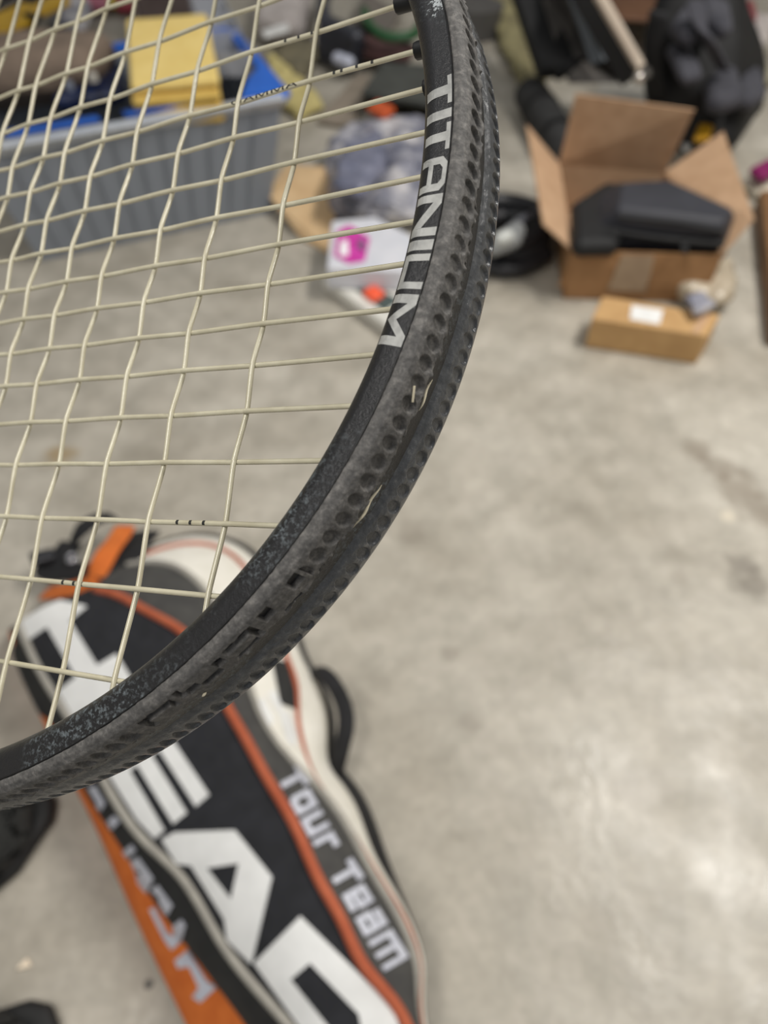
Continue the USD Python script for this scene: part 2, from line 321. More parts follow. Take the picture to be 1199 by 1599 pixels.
if (bm.face_normals[len(pf) * 1100] @ (bm.triangles_center[len(pf) * 1100] * [1, 1, 0])) < 0: guard_mesh.invert()
guard = obj('bumper_guard', guard_mesh, m_bump, racket, smooth=40, label='grey worn plastic bumper guard with two rows of dimples and a groove')

obj('guard_seam', tube(place(np.linspace(S0 + 1, S1 - 1, 500), np.full(500, 5.5), np.full(500, 12.36)), .2 * K, 6), m_grom, guard, smooth=True, label='dark seam along the edge of the guard')
# TITANIUM in silver on the front face: strokes in (along, up) units, up = outwards
def stroke_poly(pts, w=0.21):
    from shapely.geometry import LineString
    return LineString(pts).buffer(w / 2, cap_style=2, join_style=2)
from shapely import union_all
def glyph(ch):
    h = 1 - 0.105; l = 0.105
    if ch == 'T': return [stroke_poly([(0, h), (1, h)]), stroke_poly([(.5, 0), (.5, 1)], .34)]
    if ch == 'I': return [stroke_poly([(.5, 0), (.5, 1)], .95)]
    if ch == 'A': return [stroke_poly([(.12, 0), (.12, .72), (.3, h), (.7, h), (.88, .72), (.88, 0)], .21), stroke_poly([(.1, .36), (.9, .36)], .17)]
    if ch == 'N': return [stroke_poly([(.1, 0), (.1, 1)], .2), stroke_poly([(.9, 0), (.9, 1)], .2), stroke_poly([(.1, .92), (.9, .08)], .24)]
    if ch == 'U': return [stroke_poly([(.1, 1), (.1, l), (.9, l), (.9, 1)], .2)]
    if ch == 'M': return [stroke_poly([(.08, 0), (.08, .97), (.5, .22), (.92, .97), (.92, 0)], .18)]
spans = [('T', 122, 165), ('I', 172, 187), ('T', 194, 235), ('A', 245, 299), ('N', 304, 369), ('I', 374, 391), ('U', 397, 453), ('M', 462, 540)]
edge_x = {122: 683, 165: 683, 172: 682, 187: 682, 194: 682, 235: 681, 245: 680, 299: 673, 304: 672, 369: 663, 374: 662, 391: 659, 397: 658, 453: 646, 462: 643, 540: 614}
def decal(poly2d, fn, thick, size):
    """flat shape -> thin shell: fn maps (x, y, height) arrays to space"""
    parts = []
    for g in getattr(poly2d, 'geoms', [poly2d]):
        v, f = trimesh.creation.triangulate_polygon(g, engine='earcut')
        v3 = np.c_[v, np.zeros(len(v))]
        v3, f = trimesh.remesh.subdivide_to_size(v3, f, size, max_iter=14)
        m = trimesh.Trimesh(v3, f); m.merge_vertices(); v3, f = m.vertices, m.faces
        top, bot = fn(v3[:, 0], v3[:, 1], thick), fn(v3[:, 0], v3[:, 1], 0.0); k = len(v3)
        e = trimesh.grouping.group_rows(m.edges_sorted, require_count=1); be = m.edges[e]
        parts.append(trimesh.Trimesh(np.vstack([top, bot]), np.vstack([f, f[:, ::-1] + k, np.c_[be[:, 0], be[:, 0] + k, be[:, 1] + k], np.c_[be[:, 0], be[:, 1] + k, be[:, 1]]]), process=False))
    return trimesh.util.concatenate(parts)
letters = []
for ch, y0, y1 in spans:
    a0, a1 = arc_near([(edge_x[y0], y0), (edge_x[y1], y1)], 3.0, N_TOP)
    g = union_all(glyph(ch))
    m = decal(g, lambda x, y, t: place(a0 + x * (a1 - a0), -0.9 + y * 6.6, face_n(-0.9 + y * 6.6) + 0.02 + t * 0.07), 1.0, 0.2)
    letters.append(m)
L_ = trimesh.util.concatenate(letters)
obj('lettering', L_, m_silver, frame, smooth=False, label='silver letters reading TITANIUM')

# strings: 16 mains lie across the picture, 19 crosses run down it; woven over and under
V_MAIN = np.array([-382, -342.2, -312.4, -283.4, -261.9, -239.2, -217.5, -196.7, -177.7, -158, -138.8, -117.4, -95, -68.2, -38.5, 0]) * 0.58 - VC
U_CROSS = np.r_[np.array([0, -40.6, -74, -108.6, -137.3, -164.7, -186.3, -210, -230.1, -257]) * 0.58, -257 * .58 - np.array([13.2, 26.6, 40.2, 54.5, 69.5, 85.5, 103, 122, 143])] - UC
SR = 0.69
dense = hoop(np.linspace(-math.pi, math.pi, 4001))
_P, _N = hoop_arc(np.linspace(-TOTAL / 2, TOTAL / 2, 4001)); INW = _P + _N * (R_IN + 1.2)
def crossing(fix, axis):
    """where the line (axis coordinate = fix) meets the inner wall, sorted"""
    o = INW[:, axis] - fix; idx = np.nonzero(o[:-1] * o[1:] < 0)[0]
    t = o[idx] / (o[idx] - o[idx + 1]); q = INW[idx, 1 - axis] + t * (INW[idx + 1, 1 - axis] - INW[idx, 1 - axis])
    return np.sort(q)
def string_path(fix, axis, others, parity, AMP):
    lo, hi = crossing(fix, axis)[[0, -1]]
    ks = [(o, j) for j, o in enumerate(others) if lo + 3 < o < hi - 3]
    pts = [(lo - 1, 0)] + sorted((o, AMP * (1 if (j + parity) % 2 else -1)) for o, j in ks) + [(hi + 1, 0)]
    p = np.array(pts); x = np.unique(np.r_[np.linspace(p[0, 0], p[-1, 0], 160), p[:, 0]])
    i = np.clip(np.searchsorted(p[:, 0], x, 'right') - 1, 0, len(p) - 2); t = (x - p[i, 0]) / (p[i + 1, 0] - p[i, 0])
    t2 = np.clip((t - 0.06) / 0.88, 0, 1); z = p[i, 1] + (p[i + 1, 1] - p[i, 1]) * (t2 * t2 * (3 - 2 * t2) * .25 + t2 * .75)
    c = np.stack([x, np.full_like(x, fix)] if axis == 1 else [np.full_like(x, fix), x], -1)
    return np.c_[c, z] * K, lo, hi
strings, grom = {}, []
for j, v in enumerate(V_MAIN):
    P, lo, hi = string_path(v, 1, U_CROSS, j, 0.28)
    strings[j] = obj('main_string', tube(P, SR * K, 10), m_string, racket, smooth=True); grom += [((lo, v), (1, 0)), ((hi, v), (-1, 0))]
    strings[j, 'path'] = P
for i, u in enumerate(U_CROSS):
    P, lo, hi = string_path(u, 0, V_MAIN, i + 1, 0.62)
    P[:, 2] *= 1.0
    obj('cross_string', tube(P, SR * K, 10), m_string, racket, smooth=True); grom += [((u, lo), (0, 1)), ((u, hi), (0, -1))]
for (x, y), (dx, dy) in grom:
    ln = 3.2 if dy else 3.6 + 2.4 * min(1.0, max(0.0, (abs(y) - 20) / 60))
    a = np.array([x - dx * 1.5, y - dy * 1.5, 0]); b = np.array([x + dx * ln, y + dy * ln, 0]); d = np.array([dx, dy, 0.0])
    obj('grommet', tube(np.array([a, b - d * .5, b, b + d * .01]) * K, np.array([2.3, 2.2, 2.1, 1.2]) * K, 10, up=(0, 0, 1)), m_grom, racket, smooth=40)
# printed maker's marks on the strings
def mark_on(j, u, length, width=0.9):
    P = strings[j, 'path']; x = np.linspace(u, u + length, 5) * K
    z = np.interp(x, P[:, 0], P[:, 2]); a = np.linspace(-width, width, 5)
    X = x[:, None] + 0 * a; Y = P[0, 1] + (SR + .03) * K * np.sin(a)[None] + 0 * X; Z = z[:, None] + (SR + .03) * K * np.cos(a)[None] + 0 * X
    m = grid_mesh(np.stack([X, Y, Z], -1)); 
    if m.face_normals[:, 2].mean() < 0: m.invert()
    return m
def u_near(j, pts):
    P = strings[j, 'path']; q = project(P @ RW.T + LOC)
    return [P[((q - np.array(p)) ** 2).sum(1).argmin(), 0] / K for p in pts]
def ticks(j, pts, ln=0.8):
    return trimesh.util.concatenate([mark_on(j, u, ln) for u in u_near(j, pts)])
for j, pts in ((2, [(447, 67), (466, 61), (485, 54)]), (3, [(521, 121), (540, 115), (558, 108), (578, 103)]), (13, [(277, 818), (296, 818), (316, 819)]), (14, [(98, 909), (112, 911), (130, 912)])):
    obj('printed_mark', ticks(j, pts), m_ink, strings[j], smooth=True, label='small dark printed marks')
u0, u1 = u_near(3, [(362, 159), (470, 139)])
tx = meshkit.text_mesh('GAMMA', 1.0, 0.01); tx.apply_translation(-tx.bounds[0]); ex = tx.bounds[1]
tx = tx.subdivide_to_size(0.12)
q = tx.vertices; P = strings[3, 'path']
uu = (u0 + q[:, 0] / ex[0] * (u1 - u0)) * K; ang = -(q[:, 1] / ex[1] - .5) * 2.0
rad = (SR + .02 + 4 * q[:, 2]) * K
obj('printed_word', trimesh.Trimesh(np.c_[uu, P[0, 1] + rad * np.sin(ang), np.interp(uu, P[:, 0], P[:, 2]) + rad * np.cos(ang)], tx.faces, process=False), m_ink, strings[3], smooth=False, label='dark print reading GAMMA')

# pale frayed slivers showing in the torn groove, and a splinter caught on the guard
def sliver(p0, p1, n0, r=0.35, rr=7.9):
    a0, a1 = arc_near([p0, p1], rr, n0); s = np.linspace(a0, a1, 14)
    return tube(place(s, rr + .25 * np.sin(s), np.full(14, n0)), r * np.sin(np.linspace(.15, 3.0, 14)) * K, 6)
for p0, p1, n0, r, rr in (((688, 598), (664, 646), 1.7, .36, 8.6), ((602, 760), (560, 836), 1.7, .42, 8.6), ((349, 1112), (335, 1112), 3.0, .4, 9.0)):
    obj('frayed_edge', sliver(p0, p1, n0, r, rr), m_fray, guard, smooth=True, label='pale torn sliver in the groove')
a_ = arc_near([(648, 617)], 9.2, 7.5)[0]
obj('splinter', tube(place(np.array([a_ - 1.3, a_ + 1.3]), np.array([9.5, 9.4]), np.array([8.6, 6.6])), .28 * K, 6), m_fray, guard, smooth=True, label='tiny pale splinter')

# throat, shaft and handle beyond the top of the picture
def bar(a, b, r0, r1): return tube(np.array([a, (np.array(a) + b) / 2, b]) * K, np.array([r0, (r0 + r1) / 2, r1]) * K, 14, up=(0, 0, 1), flat=1.3)
for sgn in (-1, 1):
    obj('throat_arm', tube(spline(np.array([(-150, 112 * sgn, 0), (-215, 70 * sgn, 0), (-285, 28 * sgn, 0), (-345, 14 * sgn, 0)]), 24) * K, 9 * K, 14, up=(0, 0, 1), flat=1.3), m_paint, racket)
obj('shaft', rhull(np.array([(x, y, z) for x in (-335, -400) for y in (-12, 12) for z in (-9, 9)]) * K, 3.5 * K), m_paint, racket)
hx = np.arange(6) * np.pi / 3
obj('grip', rhull(np.array([(x, 15 * math.cos(a), 13 * math.sin(a)) for x in (-400, -590) for a in hx]) * K, 2.5 * K), mat('grip_wrap', (32, 32, 34), .8, (44, 44, 46), 90), racket)
obj('butt_cap', rhull(np.array([(x, 18 * math.cos(a), 16 * math.sin(a)) for x in (-592, -604) for a in hx]) * K, 2.5 * K), m_grom, racket)

# ------------------------------------------------------------------ the racket bag on the floor
cloth = lambda name, c, c2, **k: mat(name, c, k.pop('rough', 0.85), c2, k.pop('scale', 40), bump=k.pop('bump', .25), bscale=k.pop('bscale', 900), bdist=.001, **k)
m_navy = cloth('bag_black', (24, 25, 29), (34, 35, 40))
m_char = cloth('bag_charcoal', (62, 61, 60), (74, 73, 70))
m_dark = cloth('bag_side_black', (34, 34, 34), (44, 44, 43))
m_orange = cloth('bag_orange', (206, 104, 38), (220, 118, 48))
m_rust = cloth('bag_piping_orange', (170, 84, 54), (184, 98, 66))
m_cream = cloth('bag_cream', (226, 222, 210), (236, 232, 222))
m_white = mat('bag_white_print', (232, 232, 230), .55, (222, 222, 220), 30)
m_lilac = mat('bag_silver_print', (206, 208, 218), .45, (190, 192, 204), 60)
m_grey = cloth('bag_piping_grey', (150, 146, 138), (166, 162, 152))
m_strap = cloth('strap_black', (20, 20, 22), (30, 30, 32))
m_buckle = mat('buckle_plastic', (38, 38, 42), .3)
bag = thing('racket_bag', 'black, orange and cream tennis racket bag lying on the concrete floor', 'racket bag', at(330, 1250))
NB = 90
def rail(px, z0, z1=None, n=NB):
    """a seam of the bag: smooth curve through pixels, height running from z0 to z1 (or a list of heights)"""
    p = np.asarray(px, float); zz = np.asarray(z0, float) if np.ndim(z0) else np.linspace(z0, z1, len(p))
    w = ats(p, zz); return polyline(spline(w, 240), n)
r0 = rail([(18, 985), (38, 1060), (70, 1125), (125, 1235), (205, 1420), (290, 1599), (350, 1725)], 0.004, 0.004)
r1 = rail([(24, 982), (58, 1070), (88, 1142), (132, 1232), (187, 1317), (235, 1400), (290, 1475), (347, 1550), (400, 1625), (450, 1700)], .055, .055)
r2 = rail([(30, 975), (70, 1060), (120, 1140), (164, 1221), (230, 1317), (280, 1365), (348, 1474), (450, 1599), (525, 1690)], .125, .13)
r3 = rail([(150, 922), (182, 930), (229, 955), (290, 992), (330, 1050), (357, 1107), (380, 1147), (415, 1211), (462, 1293), (501, 1379), (533, 1436), (565, 1503), (622, 1576), (650, 1640)], [.15, .16, .17, .18, .18, .18, .18, .18, .18, .18, .175, .165, .14, .12])
r4 = rail([(200, 884), (238, 880), (275, 887), (322, 925), (365, 1010), (395, 1090), (404, 1115), (440, 1172), (487, 1222), (529, 1272), (579, 1361), (605, 1404), (636, 1464), (650, 1515), (648, 1560), (655, 1625)], [.13, .14, .15, .155, .155, .15, .15, .145, .14, .14, .135, .13, .125, .12, .11, .10])
r5 = rail([(215, 874), (250, 860), (290, 851), (330, 853), (369, 873), (408, 930), (436, 990), (449, 1030), (462, 1066), (465, 1119), (474, 1169), (489, 1212), (535, 1280), (585, 1362), (610, 1402), (640, 1458), (654, 1513), (653, 1560), (660, 1625)], [.10, .10, .10, .10, .105, .11, .11, .11, .11, .11, .115, .12, .12, .12, .12, .115, .11, .10, .09])
r6 = rail([(216, 868), (250, 852), (290, 840), (335, 841), (385, 862), (430, 930), (458, 990), (476, 1035), (494, 1066), (512, 1130), (517, 1200), (535, 1225), (560, 1268), (586, 1345), (608, 1385), (640, 1452), (657, 1513), (656, 1560), (664, 1625)], .045, .05)
r7 = rail([(214, 862), (250, 846), (290, 834), (340, 835), (392, 856), (438, 926), (468, 990), (486, 1035), (504, 1066), (524, 1130), (530, 1190), (556, 1225), (580, 1268), (606, 1340), (628, 1395), (648, 1445), (664, 1513), (664, 1560), (672, 1625)], .006, .006)
def strip(a, b, m=14, bulge=0.0):
    t = np.linspace(0, 1, m)[None, :, None]
    G = a[:, None] * (1 - t) + b[:, None] * t
    if bulge:
        n = np.cross(np.gradient(a, axis=0), b - a); n /= np.linalg.norm(n, axis=1)[:, None] + 1e-9; n *= np.sign(n[:, 2:3])
        G = G + n[:, None] * (4 * t * (1 - t) * bulge)
    return G
def facing_up(m):
    if (m.area_faces * m.face_normals[:, 2]).sum() < 0: m.invert()
    return m
S_or, S_dk, S_fr, S_ch, S_mid, S_cr, S_edge = strip(r0, r1, 10, .006), strip(r1, r2, 10, .010), strip(r2, r3, 24, .012), strip(r3, r4, 14, .008), strip(r4, r5, 8, .003), strip(r5, r6, 10, .006), strip(r6, r7, 6, .002)
rip = S_fr + 0.004 * (meshkit.fbm(S_fr * 14, 3, 3) - .5)[..., None] * np.array([0, 0, 1.0]); S_fr = rip
for nm, S, m in (('orange_side', S_or, m_orange), ('black_side', S_dk, m_dark), ('front_panel', S_fr, m_navy), ('pocket_panel', S_ch, m_char), ('gusset', S_mid, m_cream), ('cream_side', S_cr, m_cream), ('black_edge', S_edge, m_strap)):
    globals()['b_' + nm] = obj(nm, facing_up(grid_mesh(S)), m, bag, smooth=True)
obj('back_panel', facing_up(grid_mesh(strip(r0, r7, 6))), m_strap, bag, smooth=True)
def cap_end(k):
    ring = np.vstack([r0[k], r1[k], r2[k], S_fr[k, ::4], r3[k], r4[k], r5[k], r6[k], r7[k]]); c = ring.mean(0); n = len(ring)
    return trimesh.Trimesh(np.vstack([ring, c]), [[i, (i + 1) % n, n] for i in range(n)], process=False)
for k in (0, -1): obj('end_panel', cap_end(k), m_dark, bag, smooth=False)
for nm, r, rad, m in (('grey_piping', r2, .0052, m_grey), ('orange_piping', r3, .0062, m_rust), ('grey_piping', r4, .0050, m_grey), ('orange_piping', r5, .0038, m_rust)):
    obj(nm, tube(r + [0, 0, .002], rad, 8), m, bag, smooth=True)
def surface_map(*Ss):
    """maps traced outlines on to panels of the bag"""
    V = np.vstack([polylines.reshape(-1, 3) for polylines in Ss]); f0 = LinearNDInterpolator(project(V), V); f1 = NearestNDInterpolator(project(V), V)
    def f(q):
        r = f0(q); bad = np.isnan(r).any(1); r[bad] = f1(q[bad]) if bad.any() else r[bad]; return r
    def fn(x, y, t):
        P = f(np.c_[x, y]); P2 = f(np.c_[x + 1.5, y]); P3 = f(np.c_[x, y + 1.5])
        n = np.cross(P3 - P, P2 - P); n /= np.linalg.norm(n, axis=1)[:, None] + 1e-12; n *= np.where((n * (EYE - P)).sum(1) < 0, -1, 1)[:, None]
        n[np.linalg.norm(n, axis=1) < .5] = [0, 0, 1.0]
        return P + n * (0.0006 + .0012 * np.broadcast_to(t, (len(x),)))[:, None]
    return fn
fine = lambda S: np.stack([polyline(S[i], 60) for i in range(len(S))])
on_front, on_pocket, on_side = surface_map(fine(S_fr)), surface_map(fine(S_ch)), surface_map(fine(S_or), fine(S_dk))
head = [('H', [(27, 968), (41, 938), (90, 937), (137, 948), (110, 970), (153, 1040), (183, 1022), (217, 1078), (127, 1138), (92, 1080), (120, 1058), (75, 980), (46, 1000)], None),
        ('E', [(140, 1160), (232, 1098), (328, 1242), (307, 1260), (250, 1172), (238, 1180), (293, 1270), (272, 1287), (216, 1196), (204, 1204), (258, 1297), (243, 1310), (215, 1280)], None),
        ('A', [(254, 1311), (274, 1300), (368, 1297), (426, 1370), (394, 1505), (356, 1468), (352, 1436), (300, 1352), (277, 1349)], [(324, 1356), (374, 1349), (362, 1405)]),
        ('D', [(398, 1504), (470, 1431), (612, 1572), (625, 1610), (600, 1650), (535, 1680), (512, 1662)], [(455, 1530), (485, 1504), (560, 1583), (566, 1612), (538, 1634)])]
for ch, o, h in head:
    obj('letter', decal(Polygon(o, [h] if h else None).buffer(0), on_front, 1.0, 9), m_white, b_front_panel, smooth=False, label=f'white printed letter {ch}')
def written(word, base0, base1, height, fn, name, m, parent, label, bold=True):
    t = meshkit.text_mesh(word, 1.0, .1, bold); t.apply_translation(-t.bounds[0]); ex = t.bounds[1]
    t = trimesh.Trimesh(*trimesh.remesh.subdivide_to_size(t.vertices, t.faces, .25)); q = t.vertices
    b0, b1 = np.array(base0, float), np.array(base1, float); d = b1 - b0; L = np.linalg.norm(d); u = np.array([d[1], -d[0]]) / L
    p = b0 + q[:, :1] / ex[0] * d + q[:, 1:2] / ex[1] * height * u
    obj(name, trimesh.Trimesh(fn(p[:, 0], p[:, 1], q[:, 2] / .1), t.faces, process=False), m, parent, smooth=False, label=label)
def blocky(word):
    """squarish sports lettering, each letter in a unit cell, lower case nearly as tall as the capitals"""
    w = .22; lo, hi = w / 2, .86 - w / 2; out, x = [], 0.0
    for ch in word:
        g = {'T': [[(.0, 1 - w / 2), (.9, 1 - w / 2)], [(.45, 0), (.45, 1)]], 'o': [[(.15, lo), (.75, lo), (.75, hi), (.15, hi), (.15, lo - .01)]], 'u': [[(.15, .86), (.15, lo), (.75, lo)], [(.75, 0), (.75, .86)]],
             'r': [[(.15, 0), (.15, hi), (.68, hi)]], 'e': [[(.8, lo), (.15, lo), (.15, hi), (.75, hi), (.75, .40), (.15, .40)]], 'a': [[(.12, hi), (.75, hi), (.75, 0)], [(.75, lo), (.15, lo), (.15, .46), (.75, .46)]],
             'm': [[(.15, 0), (.15, hi), (1.25, hi), (1.25, 0)], [(.70, 0), (.70, hi)]]}[ch]
        th = w if ch in 'Tour' else .20
        out += [stroke_poly([(x + p, q) for p, q in st], th) for st in g]; x += {'m': 1.55, 'r': .82}.get(ch, 1.06)
    return union_all(out).buffer(.03).buffer(-.02), x - .15
def written(word, base0, base1, h0, h1, fn, m, parent):
    g, L = blocky(word); b0, b1 = np.array(base0, float), np.array(base1, float); d = (b1 - b0) / L; u = np.array([d[1], -d[0]]) / np.linalg.norm(d)
    def to(x, y, t):
        p = b0 + x[:, None] * d + (y * (h0 + (h1 - h0) * x / L))[:, None] * u; return fn(p[:, 0], p[:, 1], t)
    obj('lettering', decal(g, to, 1.0, .2), m, parent, smooth=False, label='silver lettering reading ' + word)
written('Tour', (432, 1214), (499, 1336), 40, 40, on_pocket, m_lilac, b_pocket_panel)
written('Team', (512, 1362), (601, 1518), 42, 50, on_pocket, m_lilac, b_pocket_panel)
marks = [[(160, 120), (200, 110), (265, 220), (235, 270), (195, 250), (215, 215)], [(265, 340), (320, 295), (358, 330), (300, 390)], [(370, 520), (430, 475), (455, 515), (400, 565)],
         [(420, 580), (470, 555), (565, 690), (520, 780), (470, 720), (455, 655), (478, 672), (492, 648), (470, 632), (452, 645)], [(550, 760), (590, 730), (685, 860), (650, 920), (610, 850), (600, 800)],
         [(540, 880), (570, 870), (650, 1030), (690, 1050), (690, 980), (740, 945), (765, 985), (740, 1080), (680, 1135), (640, 1080)], [(700, 1200), (780, 1140), (900, 1330), (960, 1370), (860, 1465), (810, 1430), (850, 1370), (790, 1240), (720, 1250)]]
for k, o in enumerate(marks):
    o = [(100 + x / 4.008, 1200 + y / 4.008) for x, y in o]
    obj('letter', decal(Polygon(o).buffer(0), on_side, 1.0, 5), m_lilac, b_orange_side, smooth=False, label='silver printed letter on the orange side')
# pale graphic patches on the pocket, the carrying handle, the straps and buckle at the top end
on_up = surface_map(fine(S_ch), fine(S_mid))
for o in ([(398, 1100), (412, 1090), (428, 1125), (420, 1140)], [(418, 1085), (428, 1078), (442, 1108), (434, 1116)], [(434, 1112), (450, 1112), (463, 1150), (459, 1170), (448, 1158)]):
    obj('printed_patch', decal(Polygon(o), on_up, 1.0, 6), m_white, b_pocket_panel, smooth=False, label='white printed patch')
on_gus = surface_map(fine(S_mid))
obj('printed_patch', decal(Polygon([(424, 1030), (447, 1034), (462, 1085), (461, 1108), (438, 1100)]), on_gus, 1.0, 6), m_dark, b_gusset, smooth=False, label='dark printed patch')
obj('carry_handle', tube(spline(ats([(486, 1056), (503, 1051), (522, 1070), (536, 1098), (541, 1133), (533, 1172), (522, 1218)], [.05, .075, .085, .085, .085, .07, .03]), 40), .011, 10, flat=.5), m_strap, bag, smooth=True, label='black webbing handle arching from the cream side')
def band(px, z, w, m, name, label=None, n=40, t=.15):
    P = spline(ats(px, z), n); obj(name, tube(P, w / 2, 12, flat=t), m, bag, smooth=True, label=label)
band([(196, 823), (182, 845), (163, 872), (148, 900), (118, 918), (72, 926)], [.10, .12, .14, .13, .10, .03], .034, m_orange, 'orange_strap', 'orange webbing strap at the top end')
band([(228, 832), (212, 850), (196, 872), (180, 895), (160, 912)], [.05, .09, .12, .13, .13], .05, m_strap, 'black_strap', 'wide black strap beside the orange one')
band([(176, 806), (150, 812), (125, 830), (112, 848)], [.05, .07, .07, .05], .03, m_strap, 'black_strap')
band([(112, 848), (95, 868), (75, 885), (110, 893), (145, 900)], [.05, .05, .04, .06, .10], .04, m_strap, 'black_strap')
bk = ats([(58, 872), (82, 862), (66, 858)], .05)
obj('buckle', rhull(ats([(52, 868), (80, 862), (84, 870), (56, 878)], .055), .006), m_buckle, bag, label='dark plastic strap buckle')
obj('ring', tube(spline(ats([(108, 868), (116, 866), (118, 876), (110, 879)], .06), 30, True), .003, 8, cap=False), mat('chrome', (200, 200, 205), .2, metal=1.0), bag, smooth=True, label='small metal ring')
obj('pocket_body', rhull(np.vstack([r2[2:18:4], r3[2:14:4], r4[2:20:4]]) - [0, 0, .05], .03), m_dark, bag)

# ------------------------------------------------------------------ shoes at the left edge
m_mesh = mat('shoe_mesh', (44, 45, 42), .9, (22, 22, 22), 260, bump=.6, bscale=500)
m_sole = mat('shoe_sole', (24, 24, 24), .7)
def soft(m, n=60):
    v, f = trimesh.remesh.subdivide_to_size(m.vertices, m.faces, .010, max_iter=12); m = trimesh.Trimesh(v, f)
    return trimesh.smoothing.filter_taubin(m, .55, -.30, iterations=n)
def shoe(toe, heading, label, ln=.29, wd=.105):
    d = np.array([math.cos(heading), math.sin(heading), 0]); s = np.array([-d[1], d[0], 0]); toe = np.array([toe[0], toe[1], 0.0])
    p = thing('shoe', label, 'shoe', toe - d * ln / 2, group=None)
    at_ = lambda a, b, z: toe - d * a + s * b + np.array([0, 0, z])
    obj('sole', rhull([at_(.016, b, .012) for b in (-.008, .008)] + [at_(.03, b, .012) for b in (-.022, .022)] + [at_(.09, b, .012) for b in (-.04, .042)] + [at_(.19, b, .012) for b in (-.03, .03)] + [at_(.265, b, .012) for b in (-.02, .02)], .0118), m_sole, p)
    up = soft(rhull([at_(.045, b, .038) for b in (-.018, .018)] + [at_(.095, b, .04) for b in (-.032, .034)] + [at_(.14, 0, .062), at_(.17, -.02, .07), at_(.17, .02, .07), at_(.255, -.018, .075), at_(.255, .018, .075), at_(.255, -.016, .035), at_(.255, .016, .035)], .022, 24))
    obj('upper', puff(up, .0008, 60, 4), m_mesh, p, smooth=True)
    obj('tongue', rhull([at_(.13, 0, .085), at_(.165, .012, .10), at_(.165, -.012, .10), at_(.20, 0, .105)], .008), m_mesh, p)
    for k in range(4): obj('lace', tube(spline([at_(.105 + .017 * k, -.03, .064 + .006 * k), at_(.112 + .017 * k, 0, .084 + .006 * k), at_(.105 + .017 * k, .03, .066 + .006 * k)], 12), .003, 6), m_sole, p, smooth=True)
shoe(at(88, 1240)[:2], math.radians(52), 'dark shoe at the left edge, half hidden behind the racket hoop')
shoe(at(100, 1584)[:2], math.radians(35), 'black mesh shoe toe in the bottom left corner')

# ------------------------------------------------------------------ plastic storage tote with its contents (upper left)
m_tote = usdkit.material(stage, '/World/Looks/tote_plastic', {'t': ('transparent_bsdf', {'color': (.8, .84, .9)}), 'p': ('principled_bsdf', {'base_color': lin((142, 148, 157)), 'roughness': .35}), 'm': ('mix_closure', {'fac': .88})},
                         [('t.BSDF', 'm.closure1'), ('p.BSDF', 'm.closure2')], surface='m.closure')
m_rim = mat('tote_rim', (176, 182, 190), .4, (196, 200, 206), 30)
m_blue = mat('blue_plastic', (28, 92, 190), .4, (36, 104, 206), 10)
TH = .305
F1 = at(446, 150, TH); F0 = at(-52, 236, TH)
ex = F1 - F0; ex[2] = 0; ex /= np.linalg.norm(ex); ey = np.array([-ex[1], ex[0], 0])
TW = np.linalg.norm((F1 - F0)[:2]); TD = .46
tote = thing('storage_tote', 'large grey translucent plastic storage tote with a blue rim', 'storage tote', (F0 + ex * TW / 2 + ey * TD / 2) * [1, 1, 0])
O = F0 * [1, 1, 0]
tp = lambda a, b, z: O + ex * a + ey * b + np.array([0, 0, z])
ins = .055
def wall(p, q, pt, qt): return slab([p, q, qt, pt], .004)
bc = [tp(ins, ins, .01), tp(TW - ins, ins, .01), tp(TW - ins, TD - ins, .01), tp(ins, TD - ins, .01)]; tc = [tp(0.008, 0.008, TH), tp(TW - .008, 0.008, TH), tp(TW - .008, TD - .008, TH), tp(0.008, TD - .008, TH)]
for k in range(4): obj('side_wall', wall(bc[k], bc[(k + 1) % 4], tc[k], tc[(k + 1) % 4]), m_tote, tote, smooth=False)
obj('base', slab([b + [0, 0, -.004] for b in bc], .01), m_tote, tote, smooth=False)
for k in range(4):
    a, b = tc[k], tc[(k + 1) % 4]; cl = (tp(TW / 2, TD / 2, TH) - (a + b) / 2); cl /= np.linalg.norm(cl)
    obj('rim', rhull([a, b, a - cl * .02, b - cl * .02, a - [0, 0, .022], b - [0, 0, .022]], .004), m_rim if k == 0 else m_blue, tote, label='pale front rim' if k == 0 else 'blue rim')
for k in range(11):
    u = .1 + .8 * k / 10; a = bc[0] * (1 - u) + bc[1] * u; b = tc[0] * (1 - u) + tc[1] * u
    obj('rib', tube(np.array([a - ey * .003, b - ey * .003 - [0, 0, .03]]), .0028, 6), m_tote, tote)
for k, (a, b) in enumerate(((.12, .40), (.48, .70))):
    obj('lid_flap', slab([tp(TW * a, .012, TH + .012), tp(TW * b, .012, TH + .012), tp(TW * b, .07, TH - .004), tp(TW * a, .07, TH - .004)], .006), m_blue, tote, label='blue strip along the front rim')
obj('lid_flap', slab([tp(TW - .10, .012, TH + .006), tp(TW - .005, .012, TH + .006), tp(TW - .005, .17, TH + .006), tp(TW - .06, .10, TH + .006)], .008), m_blue, tote, label='blue corner of the rim')
